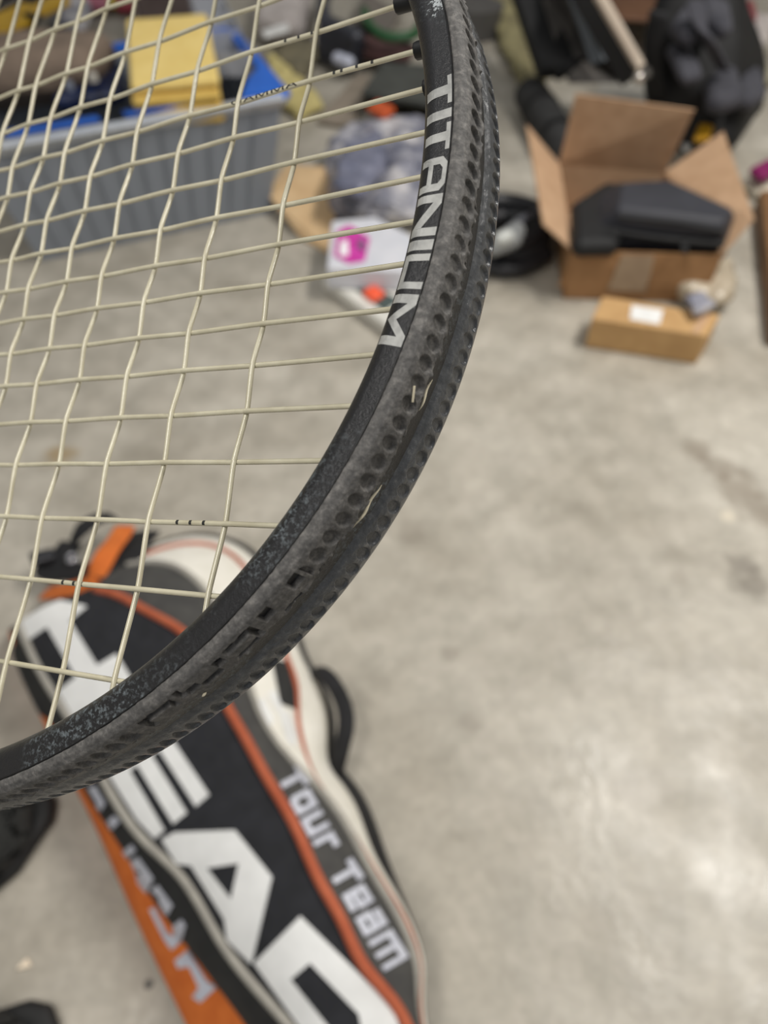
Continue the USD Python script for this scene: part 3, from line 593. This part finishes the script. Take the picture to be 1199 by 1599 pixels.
# yellow cloths folded in a stack
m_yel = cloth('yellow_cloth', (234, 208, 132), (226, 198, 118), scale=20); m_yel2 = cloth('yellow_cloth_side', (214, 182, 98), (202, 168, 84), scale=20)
y0 = at(204, 136, TH + .06); y1 = at(342, 124, TH + .06)
vx = (y1 - y0); vx[2] = 0; wy = np.linalg.norm(vx); vx /= wy; vy = np.array([-vx[1], vx[0], 0]); vd = np.linalg.norm(at(180, 25, TH + .10)[:2] - y0[:2]) * .95
for k in range(4):
    h0 = TH - .035 + k * .025; sh = rng.normal(0, .006, 2)
    q = y0 * [1, 1, 0] + np.array([0, 0, h0 + .011]) + vx * sh[0] + vy * sh[1]
    m = rhull([q + vx * a + vy * b + [0, 0, c] for a in (.008, wy - .008) for b in (.008, vd) for c in (-.001 + .03 * (b > .1), .001 + .03 * (b > .1))], .0095)
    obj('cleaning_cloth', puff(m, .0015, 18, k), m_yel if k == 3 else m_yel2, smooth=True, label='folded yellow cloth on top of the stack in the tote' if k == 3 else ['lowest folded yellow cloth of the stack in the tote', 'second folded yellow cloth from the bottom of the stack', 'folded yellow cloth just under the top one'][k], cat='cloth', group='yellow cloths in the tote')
m_taupe = cloth('taupe_fabric', (128, 112, 98), (104, 90, 78), scale=9)
m = rhull(np.vstack([ats([(0, 140), (150, 128)], TH - .05), ats([(10, 92), (150, 84)], TH + .01), ats([(-20, 120), (120, 105)], TH + .02)]), .05, 24)
obj('fabric_bag', puff(m, .02, 9, 5, .02), m_taupe, smooth=True, label='brown fabric bundle lying in the tote beside the yellow cloths', cat='fabric bag')
m_navyp = mat('navy_plastic', (20, 40, 86), .45, (14, 20, 40), 25)
obj('plastic_sleeve', puff(rhull(ats([(98, 158), (186, 150), (180, 112), (120, 135)], TH - .03), .02), .006, 30, 8), m_navyp, smooth=True, label='dark blue plastic sleeve between brown bundle and yellow cloths', cat='plastic sleeve')
m_knob = mat('pale_cap', (190, 186, 176), .3)
for k, p in enumerate(((147, 127), (110, 140))):
    c = at(*p, TH + .02); obj('bottle_cap', tm(m3.Manifold.cylinder(.016, .011, .010, 24).translate(tuple(c))), m_knob if k == 0 else mat('grey_cap', (120, 126, 140), .3), label=['small cream bottle cap on the dark blue sleeve', 'small grey bottle cap on the dark blue sleeve'][k], cat='bottle cap')
# right part inside the tote: a clear box with dividers
m_clear = pane('clear_plastic', (196, 198, 204), .55)
cb = thing('parts_box', 'clear plastic organiser standing behind the yellow cloths', 'organiser box', at(352, 90, TH))
q = [at(332, 120, TH - .04), at(398, 120, TH - .04), at(345, 12, TH - .04), at(298, 12, TH - .04)]
up = np.array([0, 0, .055])
obj('base', slab(q, .004), m_clear, cb, smooth=False)
for k in range(4): obj('side', slab([q[k], q[(k + 1) % 4], q[(k + 1) % 4] + up, q[k] + up], .003), m_clear, cb, smooth=False)
for t in (.3, .55, .8): obj('divider', slab([q[0] * (1 - t) + q[3] * t, q[1] * (1 - t) + q[2] * t, q[1] * (1 - t) + q[2] * t + up, q[0] * (1 - t) + q[3] * t + up], .003), m_clear, cb, smooth=False)

# ------------------------------------------------------------------ behind the tote, top left
m_blk = mat('matte_black', (12, 12, 13), .7, (18, 18, 19), 20)
m_ytool = mat('tool_yellow', (200, 160, 40), .5, (176, 138, 30), 14)
m_plast = mat('grey_plastic', (86, 88, 94), .4, (66, 68, 74), 10)
m_pale = cloth('pale_bag', (196, 188, 184), (176, 168, 164), scale=12)
case = thing('tool_case', 'black and yellow tool case behind the tote', 'tool case', at(30, 30, .2))
obj('body', rhull(ats([(-70, 75), (56, 30), (70, -30), (-70, -30)], .20).tolist() + ats([(-70, 75), (56, 30), (70, -30), (-70, -30)], .012).tolist(), .01), m_blk, case)
obj('lid', slab(ats([(-70, 82), (52, 34), (44, 6), (-70, 50)], .222), .012), m_ytool, case, label='yellow front band')
obj('lid', slab(ats([(52, 30), (110, 4), (104, -12), (46, 14)], .225), .012), m_ytool, case, label='yellow side band')
obj('latch', rhull(ats([(40, 22), (58, 32), (64, 26)], .235), .006), m_blk, case)
def film(name, px, z, amp, m, label, cat, r=.02, seed=0, group=None):
    z = np.broadcast_to(z, (len(px),)); pts = ats(px, z); mm = rhull(pts, r, 20)
    return obj(name, puff(mm, amp, 22, seed, .014), m, smooth=True, label=label, cat=cat, group=group)
m_film = usdkit.material(stage, '/World/Looks/silver_film', {'tc': ('texture_coordinate', {}), 'n': ('noise_texture', {'scale': 14, 'detail': 3}), 'r': ('rgb_ramp', {'ramp': [(.35, lin((96, 98, 114))), (.5, lin((150, 150, 160))), (.68, lin((208, 204, 204)))]}),
    'p': ('principled_bsdf', {'roughness': .22, 'specular_ior_level': .7})}, [('tc.object', 'n.vector'), ('n.fac', 'r.fac'), ('r.color', 'p.base_color')], surface='p.BSDF')
film('plastic_bag', [(95, 38), (126, 48), (134, 10), (108, 5)], .05, .016, m_film, 'crumpled clear plastic bag between tool case and yellow cloths', 'plastic bag', .025, 1)
film('wrapper', [(138, 12), (165, 12), (165, -20), (140, -20)], .03, .006, mat('pink_foil', (206, 130, 150), .4, (190, 104, 126), 30), 'pink wrapper at the top edge', 'wrapper', .015, 2)
film('wrapper', [(186, 14), (206, 14), (200, -14), (180, -14)], .03, .006, mat('red_foil', (176, 50, 72), .4, (150, 40, 58), 30), 'red wrapper at the top edge', 'wrapper', .012, 3)
film('wrapper', [(170, 8), (180, 10), (180, -14), (168, -14)], .03, .004, mat('yellow_foil', (206, 190, 70), .4), 'thin yellow wrapper between the pink and the red one', 'wrapper', .010, 4)
obj('storage_box', rbox((.24, .18, .30), .01, at(255, 10, .15) + [0, .16, 0], .1), mat('grey_brown', (92, 80, 78), .7, (78, 66, 64), 12), label='grey brown box behind the yellow cloths', cat='box')
film('plastic_bag', [(418, 36), (452, 46), (468, 6), (430, -10)], .07, .016, m_pale, 'pale crumpled bag behind the right corner of the tote', 'plastic bag', .05, 6)
film('paper_scrap', [(412, 50), (448, 40), (450, 48), (415, 58)], .115, .004, m_white, 'white paper scrap on the pale bag', 'paper scrap', .006, 7)

# ------------------------------------------------------------------ clutter between tote and racket
m_olive = cloth('olive_fabric', (150, 142, 104), (128, 120, 88), scale=16)
m_straw = cloth('straw_fabric', (208, 194, 132), (184, 170, 112), scale=20)
film('cloth_rag', [(438, 90), (466, 116), (486, 82), (462, 72)], .04, .012, mat('dim_olive', (128, 120, 96), .9, (104, 98, 80), 12), 'dull olive rag beside the corner of the tote', 'rag', .028, 9)
film('cloth_rag', [(425, 90), (445, 120), (500, 165), (470, 180), (435, 150)], [.07, .05, .02, .015, .03], .016, m_straw, 'straw yellow rag lying along the corner of the tote', 'rag', .016, 10)
m_slate = mat('slate_plastic', (62, 64, 74), .35, (44, 45, 52), 9)
vac = thing('power_tool', 'dark slate power tool lying behind the straw yellow rag', 'power tool', at(530, 70))
obj('body', rhull(np.vstack([ats([(508, 60), (560, 84), (548, 100), (510, 84)], .04), ats([(512, 40), (556, 60)], .12)]), .03, 24), m_slate, vac, smooth=True)
obj('grip', tube(spline(ats([(520, 56), (508, 30), (504, 8), (512, -14)], [.10, .12, .12, .10]), 20), .026, 14), m_slate, vac, smooth=True)
obj('nose', rhull(ats([(528, 92), (545, 98)], .06), .02, 20), mat('bright_plastic', (200, 204, 220), .25), vac, smooth=True, label='pale shiny nose')
obj('storage_box', rhull(np.vstack([ats([(572, -6), (622, 22), (600, 58), (556, 30)], .08), ats([(572, -6), (622, 22), (600, 58), (556, 30)], .015)]), .01), mat('warm_grey', (122, 114, 106), .8, (104, 98, 92), 14), label='warm grey box under the green hose', cat='box')
hose = spline(ats([(570, 18), (582, 45), (606, 58), (632, 58), (655, 40)], [.13, .135, .13, .13, .12]), 40)
obj('garden_hose', tube(hose, .016, 12), mat('green_hose', (44, 92, 54), .45, (36, 80, 46), 40), smooth=True, label='green hose arching beside the racket frame', cat='hose')
film('cloth_rag', [(560, 64), (640, 78), (630, 92), (570, 84)], .06, .008, mat('plum_brown', (98, 66, 66), .8, (70, 48, 44), 22), 'plum brown cloth under the green hose', 'rag', .02, 12)
obj('plastic_case', rhull(np.vstack([ats([(572, 146), (600, 105), (700, 110), (690, 168)], .09), ats([(572, 146), (600, 105), (700, 110), (690, 168)], .015)]), .012), mat('dark_tray', (74, 76, 72), .55, (60, 62, 58), 10), label='dark grey green plastic case with an orange latch', cat='case')
obj('cap', rhull(ats([(578, 170), (592, 162), (612, 172), (600, 182)], .11), .010, 20), mat('orange_red', (196, 84, 38), .4), label='orange red cap on the dark grey green case', cat='cap', smooth=True)
film('board_offcut', [(500, 190), (560, 120), (590, 128), (545, 196)], .012, .001, mat('grey_board', (150, 138, 124), .8, (132, 122, 108), 18), 'greyish board offcut leaning along the straw yellow rag', 'board', .008, 13)
m_card = mat('cardboard', (190, 156, 124), .85, (176, 142, 110), 25, bump=.15, bscale=300)
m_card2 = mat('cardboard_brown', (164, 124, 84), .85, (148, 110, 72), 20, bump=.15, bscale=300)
m_card3 = mat('cardboard_tan', (214, 184, 142), .85, (200, 168, 126), 20, bump=.15, bscale=300)
obj('cardboard_sheet', slab(ats([(418, 304), (446, 258), (507, 262), (524, 320), (520, 400), (470, 372)], [.05, .06, .05, .02, .004, .006]), .004), m_card3, smooth=False, label='tan cardboard piece on the floor at the corner of the tote', cat='cardboard')
film('plastic_film', [(530, 235), (580, 205), (690, 210), (690, 300), (640, 330), (540, 320)], [.05, .06, .06, .05, .04, .03], .02, m_film, 'crumpled silvery plastic film left of the racket frame', 'plastic film', .04, 14)
film('plastic_sleeve', [(532, 290), (548, 232), (590, 218), (590, 262), (560, 300)], .12, .012, mat('film_shadow', (96, 100, 120), .3, (130, 132, 150), 18), 'blue grey plastic sleeve on the silvery film', 'plastic sleeve', .02, 15)
brd = thing('white_board', 'white appliance panel with an orange button lying on the floor', 'panel', at(580, 440))
c4 = ats([(508, 436), (530, 410), (690, 412), (690, 520), (610, 512)], .03)
obj('panel', rhull(np.vstack([c4, c4 - [0, 0, .02]]), .006), mat('white_plastic', (228, 226, 218), .4, (216, 214, 206), 14), brd)
obj('inset', slab(ats([(535, 436), (548, 428), (625, 470), (600, 486)], .0375), .003), mat('dark_green', (70, 84, 82), .5), brd, smooth=False, label='dark grey green stripe')
obj('button', rhull(ats([(572, 458), (584, 452), (596, 460), (584, 468)], .042), .008, 24), mat('coral', (246, 96, 60), .4), brd, smooth=True, label='round orange button')
pk = thing('package', 'small white package with a magenta print beside the white panel', 'package', at(550, 390))
c4 = ats([(515, 420), (522, 350), (585, 344), (640, 372), (650, 425)], .085); obj('carton', rhull(np.vstack([c4, c4 - [0, 0, .042]]), .006), mat('white_card', (220, 220, 226), .45, (206, 208, 216), 12), pk)
m_mag = mat('magenta', (196, 36, 150), .4, (214, 80, 178), 60)
obj('print', slab(ats([(522, 400), (528, 360), (546, 352), (578, 372), (570, 408), (545, 412)], .0925), .002), m_mag, pk, smooth=False, label='magenta printed window')
obj('bulb', rhull(ats([(532, 398), (534, 380), (541, 378), (542, 398)], .096), .004, 16), mat('pearl', (255, 250, 255), .15), pk, smooth=True, label='bright pearl white strip')
obj('bulb', rhull(ats([(560, 384), (566, 374), (568, 390)], .096), .004, 16), mat('violet_grey', (130, 96, 130), .3), pk, smooth=True, label='violet grey blob')

# ------------------------------------------------------------------ the open carton with a case in it
ct = thing('carton', 'open brown cardboard carton with its flaps up, holding a black case', 'carton', at(1000, 420))
CHT = .125
BL, BR, FR, FL = at(873, 256, CHT), at(1039, 270, CHT), at(1128, 398, CHT), at(894, 392, CHT)
g = lambda p: p * [1, 1, 0] + [0, 0, .003]
sh = lambda p: g(p * .985 + np.array([FL, FR, BR, BL]).mean(0) * .015)
for a, b, nm in ((FL, FR, 'front_side'), (FR, BR, 'right_side'), (BR, BL, 'back_side'), (BL, FL, 'left_side')):
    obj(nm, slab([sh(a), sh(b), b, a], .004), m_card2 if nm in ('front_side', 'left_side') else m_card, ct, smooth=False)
obj('bottom', slab([sh(FL), sh(FR), sh(BR), sh(BL)], .004), m_card, ct, smooth=False)
def flap(a, b, c, d, hc, hd, m=m_card): obj('flap', slab([a, b, at(*c, hc), at(*d, hd)], .004), m, ct, smooth=False)
flap(BL, BR, (1085, 172), (899, 147), .30, .30)
obj('flap', slab([BL, at(822, 196, .19), at(848, 350, .17), FL], .004), m_card, ct, smooth=False)
obj('flap', slab([BR, at(1130, 206, .21), at(1178, 342, .19), FR], .004), m_card, ct, smooth=False)
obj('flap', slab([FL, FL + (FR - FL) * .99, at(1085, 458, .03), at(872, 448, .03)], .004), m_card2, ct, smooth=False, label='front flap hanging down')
obj('tape', slab([FL + (FR - FL) * .33 + [0, -.006, -.004], FL + (FR - FL) * .55 + [0, -.006, -.004], at(1008, 454, .03) - [0, .006, 0], at(948, 451, .03) - [0, .006, 0]], .002), mat('taupe_tape', (170, 148, 122), .6, (158, 136, 112), 20), ct, smooth=False, label='paler taped patch on the front flap')
m_case = mat('case_charcoal', (50, 51, 58), .6, (42, 43, 50), 12)
kc = thing('equipment_case', 'black rounded equipment case sticking out of the open carton', 'case', at(1030, 350, .16))
bot = ats([(912, 380), (908, 335), (960, 300), (1050, 298), (1140, 352), (1120, 396), (1030, 390)], .10)
topc = ats([(975, 300), (1040, 296), (1130, 338), (1120, 352), (970, 332)], .185)
obj('shell', puff(rhull(np.vstack([bot, topc]), .018, 24), .002, 10, 3, .03), m_case, kc, smooth=True)
obj('top_seam', tube(spline(ats([(965, 338), (1020, 344), (1080, 352), (1128, 362)], .205), 24), .005, 8), m_blk, kc, smooth=True)
obj('zip', tube(spline(ats([(915, 352), (960, 362), (1040, 374), (1130, 382)], .152), 24), .007, 8), m_blk, kc, smooth=True)
obj('end_cap', rhull(np.vstack([ats([(908, 385), (906, 330), (950, 302), (965, 330), (950, 384)], .138)]), .022, 20), m_blk, kc, smooth=True)
obj('strap', slab(ats([(1064, 376), (1074, 378), (1074, 396), (1064, 394)], .165), .006), m_blk, kc, smooth=False)
# small parcel in front of it
pb = thing('parcel', 'small flat tan cardboard parcel with a white label', 'parcel', at(1010, 500))
PH = .075
t = [at(943, 464, PH), at(1122, 492, PH), at(1102, 523, PH), at(927, 497, PH)]
obj('box', rhull([p - [0, 0, .003] for p in t] + [p * [1, 1, 0] + [0, 0, .004] for p in t], .003), mat('parcel_card', (194, 156, 106), .85, (180, 142, 94), 20), pb)
obj('shipping_label', slab(ats([(987, 477), (1036, 485), (1030, 507), (984, 499)], PH + .001), .001), m_white, pb, smooth=False, label='white paper label')
obj('tape', slab(ats([(1098, 489), (1110, 491), (1092, 521), (1080, 519)], PH + .0008), .001), m_card, pb, smooth=False)
film('plastic_bag', [(1075, 470), (1095, 462), (1110, 478), (1088, 486)], .095, .012, m_film, 'crumpled clear plastic on the corner of the parcel', 'plastic bag', .012, 21)
film('plastic_bag', [(1065, 420), (1130, 420), (1118, 466), (1076, 455)], .03, .02, mat('cloudy_film', (190, 178, 158), .3, (168, 154, 132), 14), 'cloudy plastic bag between carton and parcel', 'plastic bag', .03, 22)

# ------------------------------------------------------------------ hose coil with a grey gadget left of the carton
m_rub = mat('black_rubber', (30, 30, 33), .5, (40, 40, 44), 30)
cc = at(792, 372, .03)
coil = thing('cable_coil', 'coil of thick black cable between racket frame and carton', 'cable coil', cc * [1, 1, 0])
a = np.linspace(0, 2 * np.pi, 60)
for k, (r, z, dx, dy) in enumerate(((.088, .022, 0, 0), (.080, .05, .006, -.01), (.09, .075, -.008, .006))):
    obj('turn', tube(np.c_[cc[0] + dx + r * np.cos(a), cc[1] + dy + r * 1.1 * np.sin(a), z + .006 * np.sin(2 * a + k)], .02, 12), m_rub, coil, smooth=True)
obj('tail', tube(spline([cc + [.09, -.07, .0], cc + [.0, -.13, -.005], cc + [-.10, -.10, -.005]], 20), .018, 12), m_rub, coil, smooth=True)
gd = thing('gadget', 'grey gadget with a pale head lying in the black cable coil', 'gadget', at(790, 370, .05))
obj('body', rhull(ats([(772, 385), (800, 375), (806, 362)], .11), .022, 24), mat('mid_grey', (140, 142, 142), .4, (120, 122, 122), 10), gd, smooth=True)
obj('head', rhull(ats([(782, 374), (792, 370)], .13), .016, 20), mat('light_grey', (190, 192, 188), .35), gd, smooth=True)
obj('arm', tube(spline(ats([(780, 372), (806, 350), (840, 333), (860, 328)], [.12, .12, .11, .1]), 20), .010, 10), m_plast, gd, smooth=True)

# ------------------------------------------------------------------ folded cart, rolled mat and backpack, top right
m_steel = mat('brushed_steel', (214, 200, 184), .35)
cart = thing('folding_cart', 'folded black cart with a silver rail behind the carton', 'folding cart', at(900, 120))
def beam(p, q, zp, zq, w, t, m, nm, lab=None):
    a, b = at(*p, zp), at(*q, zq); d = b - a; d /= np.linalg.norm(d); s = np.cross(d, [0, 0, 1]); s /= np.linalg.norm(s); u = np.cross(s, d)
    obj(nm, rhull([x + s * w / 2 * i + u * t / 2 * j for x in (a, b) for i in (-1, 1) for j in (-1, 1)], .006), m, cart, label=lab)
beam((818, -40), (870, 112), .30, .15, .10, .03, m_blk, 'frame_rail')
beam((895, -40), (985, 118), .42, .20, .055, .04, m_blk, 'frame_rail')
beam((922, -30), (1004, 112), .47, .25, .020, .012, m_steel, 'handle_rail', 'silver handle rail')
obj('deck', slab([at(838, -30, .30), at(905, -30, .38), at(968, 130, .13), at(890, 130, .14)], .012), mat('deck_grey', (96, 92, 88), .45, (70, 68, 66), 16), cart, smooth=False, label='grey deck between the rails')
obj('deck_strip', slab([at(880, -30, .36), at(898, -30, .385), at(945, 95, .20), at(925, 100, .18)], .006), mat('deck_blue', (128, 136, 144), .35), cart, smooth=False, label='paler strip on the deck')
obj('rail_end', rhull(ats([(1000, 108), (1008, 116), (998, 122)], .26), .016, 20), mat('chrome_end', (214, 208, 200), .2, metal=.9), cart, smooth=True, label='shiny rail end')
obj('cross_bar', tube(ats([(872, 116), (892, 104), (908, 98)], .16), .018, 12), m_blk, cart, smooth=True)
obj('board_sheet', slab(ats([(905, 190), (940, 128), (1000, 128), (1050, 180), (1040, 220)], .02), .008), mat('pale_grey_sheet', (188, 184, 174), .6, (176, 172, 162), 10), smooth=False, label='pale grey sheet on the floor behind the carton', cat='sheet')
mr = thing('rolled_mat', 'dark grey rolled mat lying left of the carton flap', 'rolled mat', at(855, 180))
ra, rb = at(828, 146, .055), at(893, 250, .055)
obj('roll', tube(np.array([ra, ra * .98 + rb * .02, ra * .02 + rb * .98, rb]), np.array([.045, .052, .052, .045]), 24), mat('mat_grey', (54, 54, 54), .8, (42, 42, 42), 30), mr, smooth=40)
for t in (.3, .7):
    c = ra * (1 - t) + rb * t; d = (rb - ra) / np.linalg.norm(rb - ra); obj('strap', tube(np.array([c - d * .012, c + d * .012]), .0545, 24), m_blk, mr, smooth=40)
bp = thing('backpack', 'black backpack with grey panels standing behind the carton', 'backpack', at(1090, 170))
base = at(1095, 190); X = np.array([1, 0, 0.]); 
def bpp(px, py, z): return at(px, py, z)
body = rhull([bpp(1042, 190, .06), bpp(1125, 212, .06), bpp(1162, 165, .06), bpp(1038, 140, .12), bpp(1165, 110, .16), bpp(1040, 60, .26), bpp(1140, 50, .26), bpp(1060, -5, .35), bpp(1130, -5, .35)], .055, 24)
obj('body', puff(body, .014, 8, 31, .03), m_blk, bp, smooth=True)
m_gp = cloth('backpack_grey', (70, 70, 77), (56, 56, 63), scale=14)
for nm, pts, z, r in (('pocket', [(1115, 135), (1135, 120), (1142, 155), (1118, 160)], .205, .028), ('pocket', [(1162, 130), (1176, 120), (1182, 148), (1164, 158)], .175, .024), ('panel', [(1052, 80), (1066, 78), (1085, 118), (1072, 122)], .285, .018), ('panel', [(1060, 45), (1078, 20), (1092, 30), (1075, 58)], .345, .022), ('panel', [(1105, 10), (1125, 15), (1130, 45), (1112, 35)], .365, .022)):
    obj(nm, puff(rhull(ats(pts, z), r, 20), .004, 20, 5), m_gp, bp, smooth=True, label='grey fabric ' + nm)
obj('shoulder_strap', tube(spline(ats([(1085, 5), (1098, 45), (1115, 80), (1128, 105)], [.41, .37, .31, .26]), 24), .024, 12, flat=.4), m_gp, bp, smooth=True)
obj('shoulder_strap', tube(spline(ats([(1030, 20), (1020, 90), (1030, 150)], [.37, .26, .14]), 24), .028, 12, flat=.4), m_strap, bp, smooth=True)
obj('tag', rhull(ats([(1088, 218), (1096, 198), (1110, 200), (1104, 216)], .10), .008, 16), mat('tag_yellow', (206, 154, 30), .5), bp, label='yellow tag')
film('paper_scrap', [(1068, 222), (1076, 210), (1082, 222), (1072, 234)], .03, .003, m_white, 'white paper scrap between carton flap and backpack', 'paper scrap', .008, 41)
obj('drawer_box', rhull(np.vstack([ats([(945, 28), (1040, 34), (1040, -20), (945, -20)], .05), ats([(945, 28), (1040, 34), (1040, -20), (945, -20)], .14)]), .008), mat('brown_wood', (112, 76, 50), .6, (92, 60, 38), 8), label='brown wooden box at the top edge behind the cart', cat='wooden box')
film('cloth_rag', [(770, 0), (800, -10), (848, 122), (822, 130), (790, 70)], .03, .014, m_olive, 'olive cloth strip lying between racket frame and cart', 'rag', .02, 42)
obj('tub', tm(m3.Manifold.cylinder(.10, .085, .095, 40).translate(tuple(at(742, 55)))), mat('mid_charcoal', (88, 86, 84), .6, (76, 74, 72), 12), label='dark grey tub right behind the top of the racket frame', cat='tub')
film('plastic_bag', [(1160, 60), (1180, 70), (1195, 40), (1170, 30)], .08, .016, m_pale, 'pale plastic bag in the top right corner', 'plastic bag', .03, 43)
film('wrapper', [(1155, 26), (1175, 30), (1172, 8), (1158, 10)], .14, .005, mat('dull_red', (142, 66, 70), .5), 'dull red wrapper in the top right corner', 'wrapper', .014, 44)
for k, (x, y) in enumerate(((1146, 80), (1170, 92), (1198, 110))):
    film('rag_bundle', [(x - 10, y), (x + 10, y + 6), (x, y + 14)], .03, .008, mat(f'bundle_{k}', ((126, 118, 106), (168, 162, 146), (160, 154, 134))[k], .8, scale=12), ['small taupe bundle right of the backpack', 'small pale bundle right of the taupe one', 'small greenish bundle at the right edge'][k], 'bundle', .02, 45 + k)
fl = thing('slipper', 'magenta and white slipper at the right edge', 'slipper', at(1190, 275))
obj('strap', rhull(ats([(1178, 268), (1200, 256), (1215, 262), (1190, 278)], .06), .012, 20), mat('deep_magenta', (122, 16, 84), .6), fl, smooth=True)
obj('sole', rhull(ats([(1166, 290), (1200, 262), (1240, 280), (1190, 308)], .015), .012, 20), mat('cream_foam', (206, 198, 180), .7), fl, smooth=True)
e0, e1 = at(1179, 330), at(1201, 540); w_ = np.array([.30, .05, 0])
obj('wooden_plank', rhull([p + [0, 0, z] for p in (e0, e1, e0 + w_, e1 + w_) for z in (.006, .05)], .005), mat('brown_plank', (128, 92, 56), .6, (108, 76, 46), 8), label='brown wooden plank at the right edge beside the carton', cat='plank')
obj('paint_fleck', rhull(ats([(30, 1512), (42, 1500), (46, 1508)], .002), .002), mat('fleck', (236, 220, 196), .8), label='small pale paint fleck on the floor near the bottom left', cat='paint fleck')
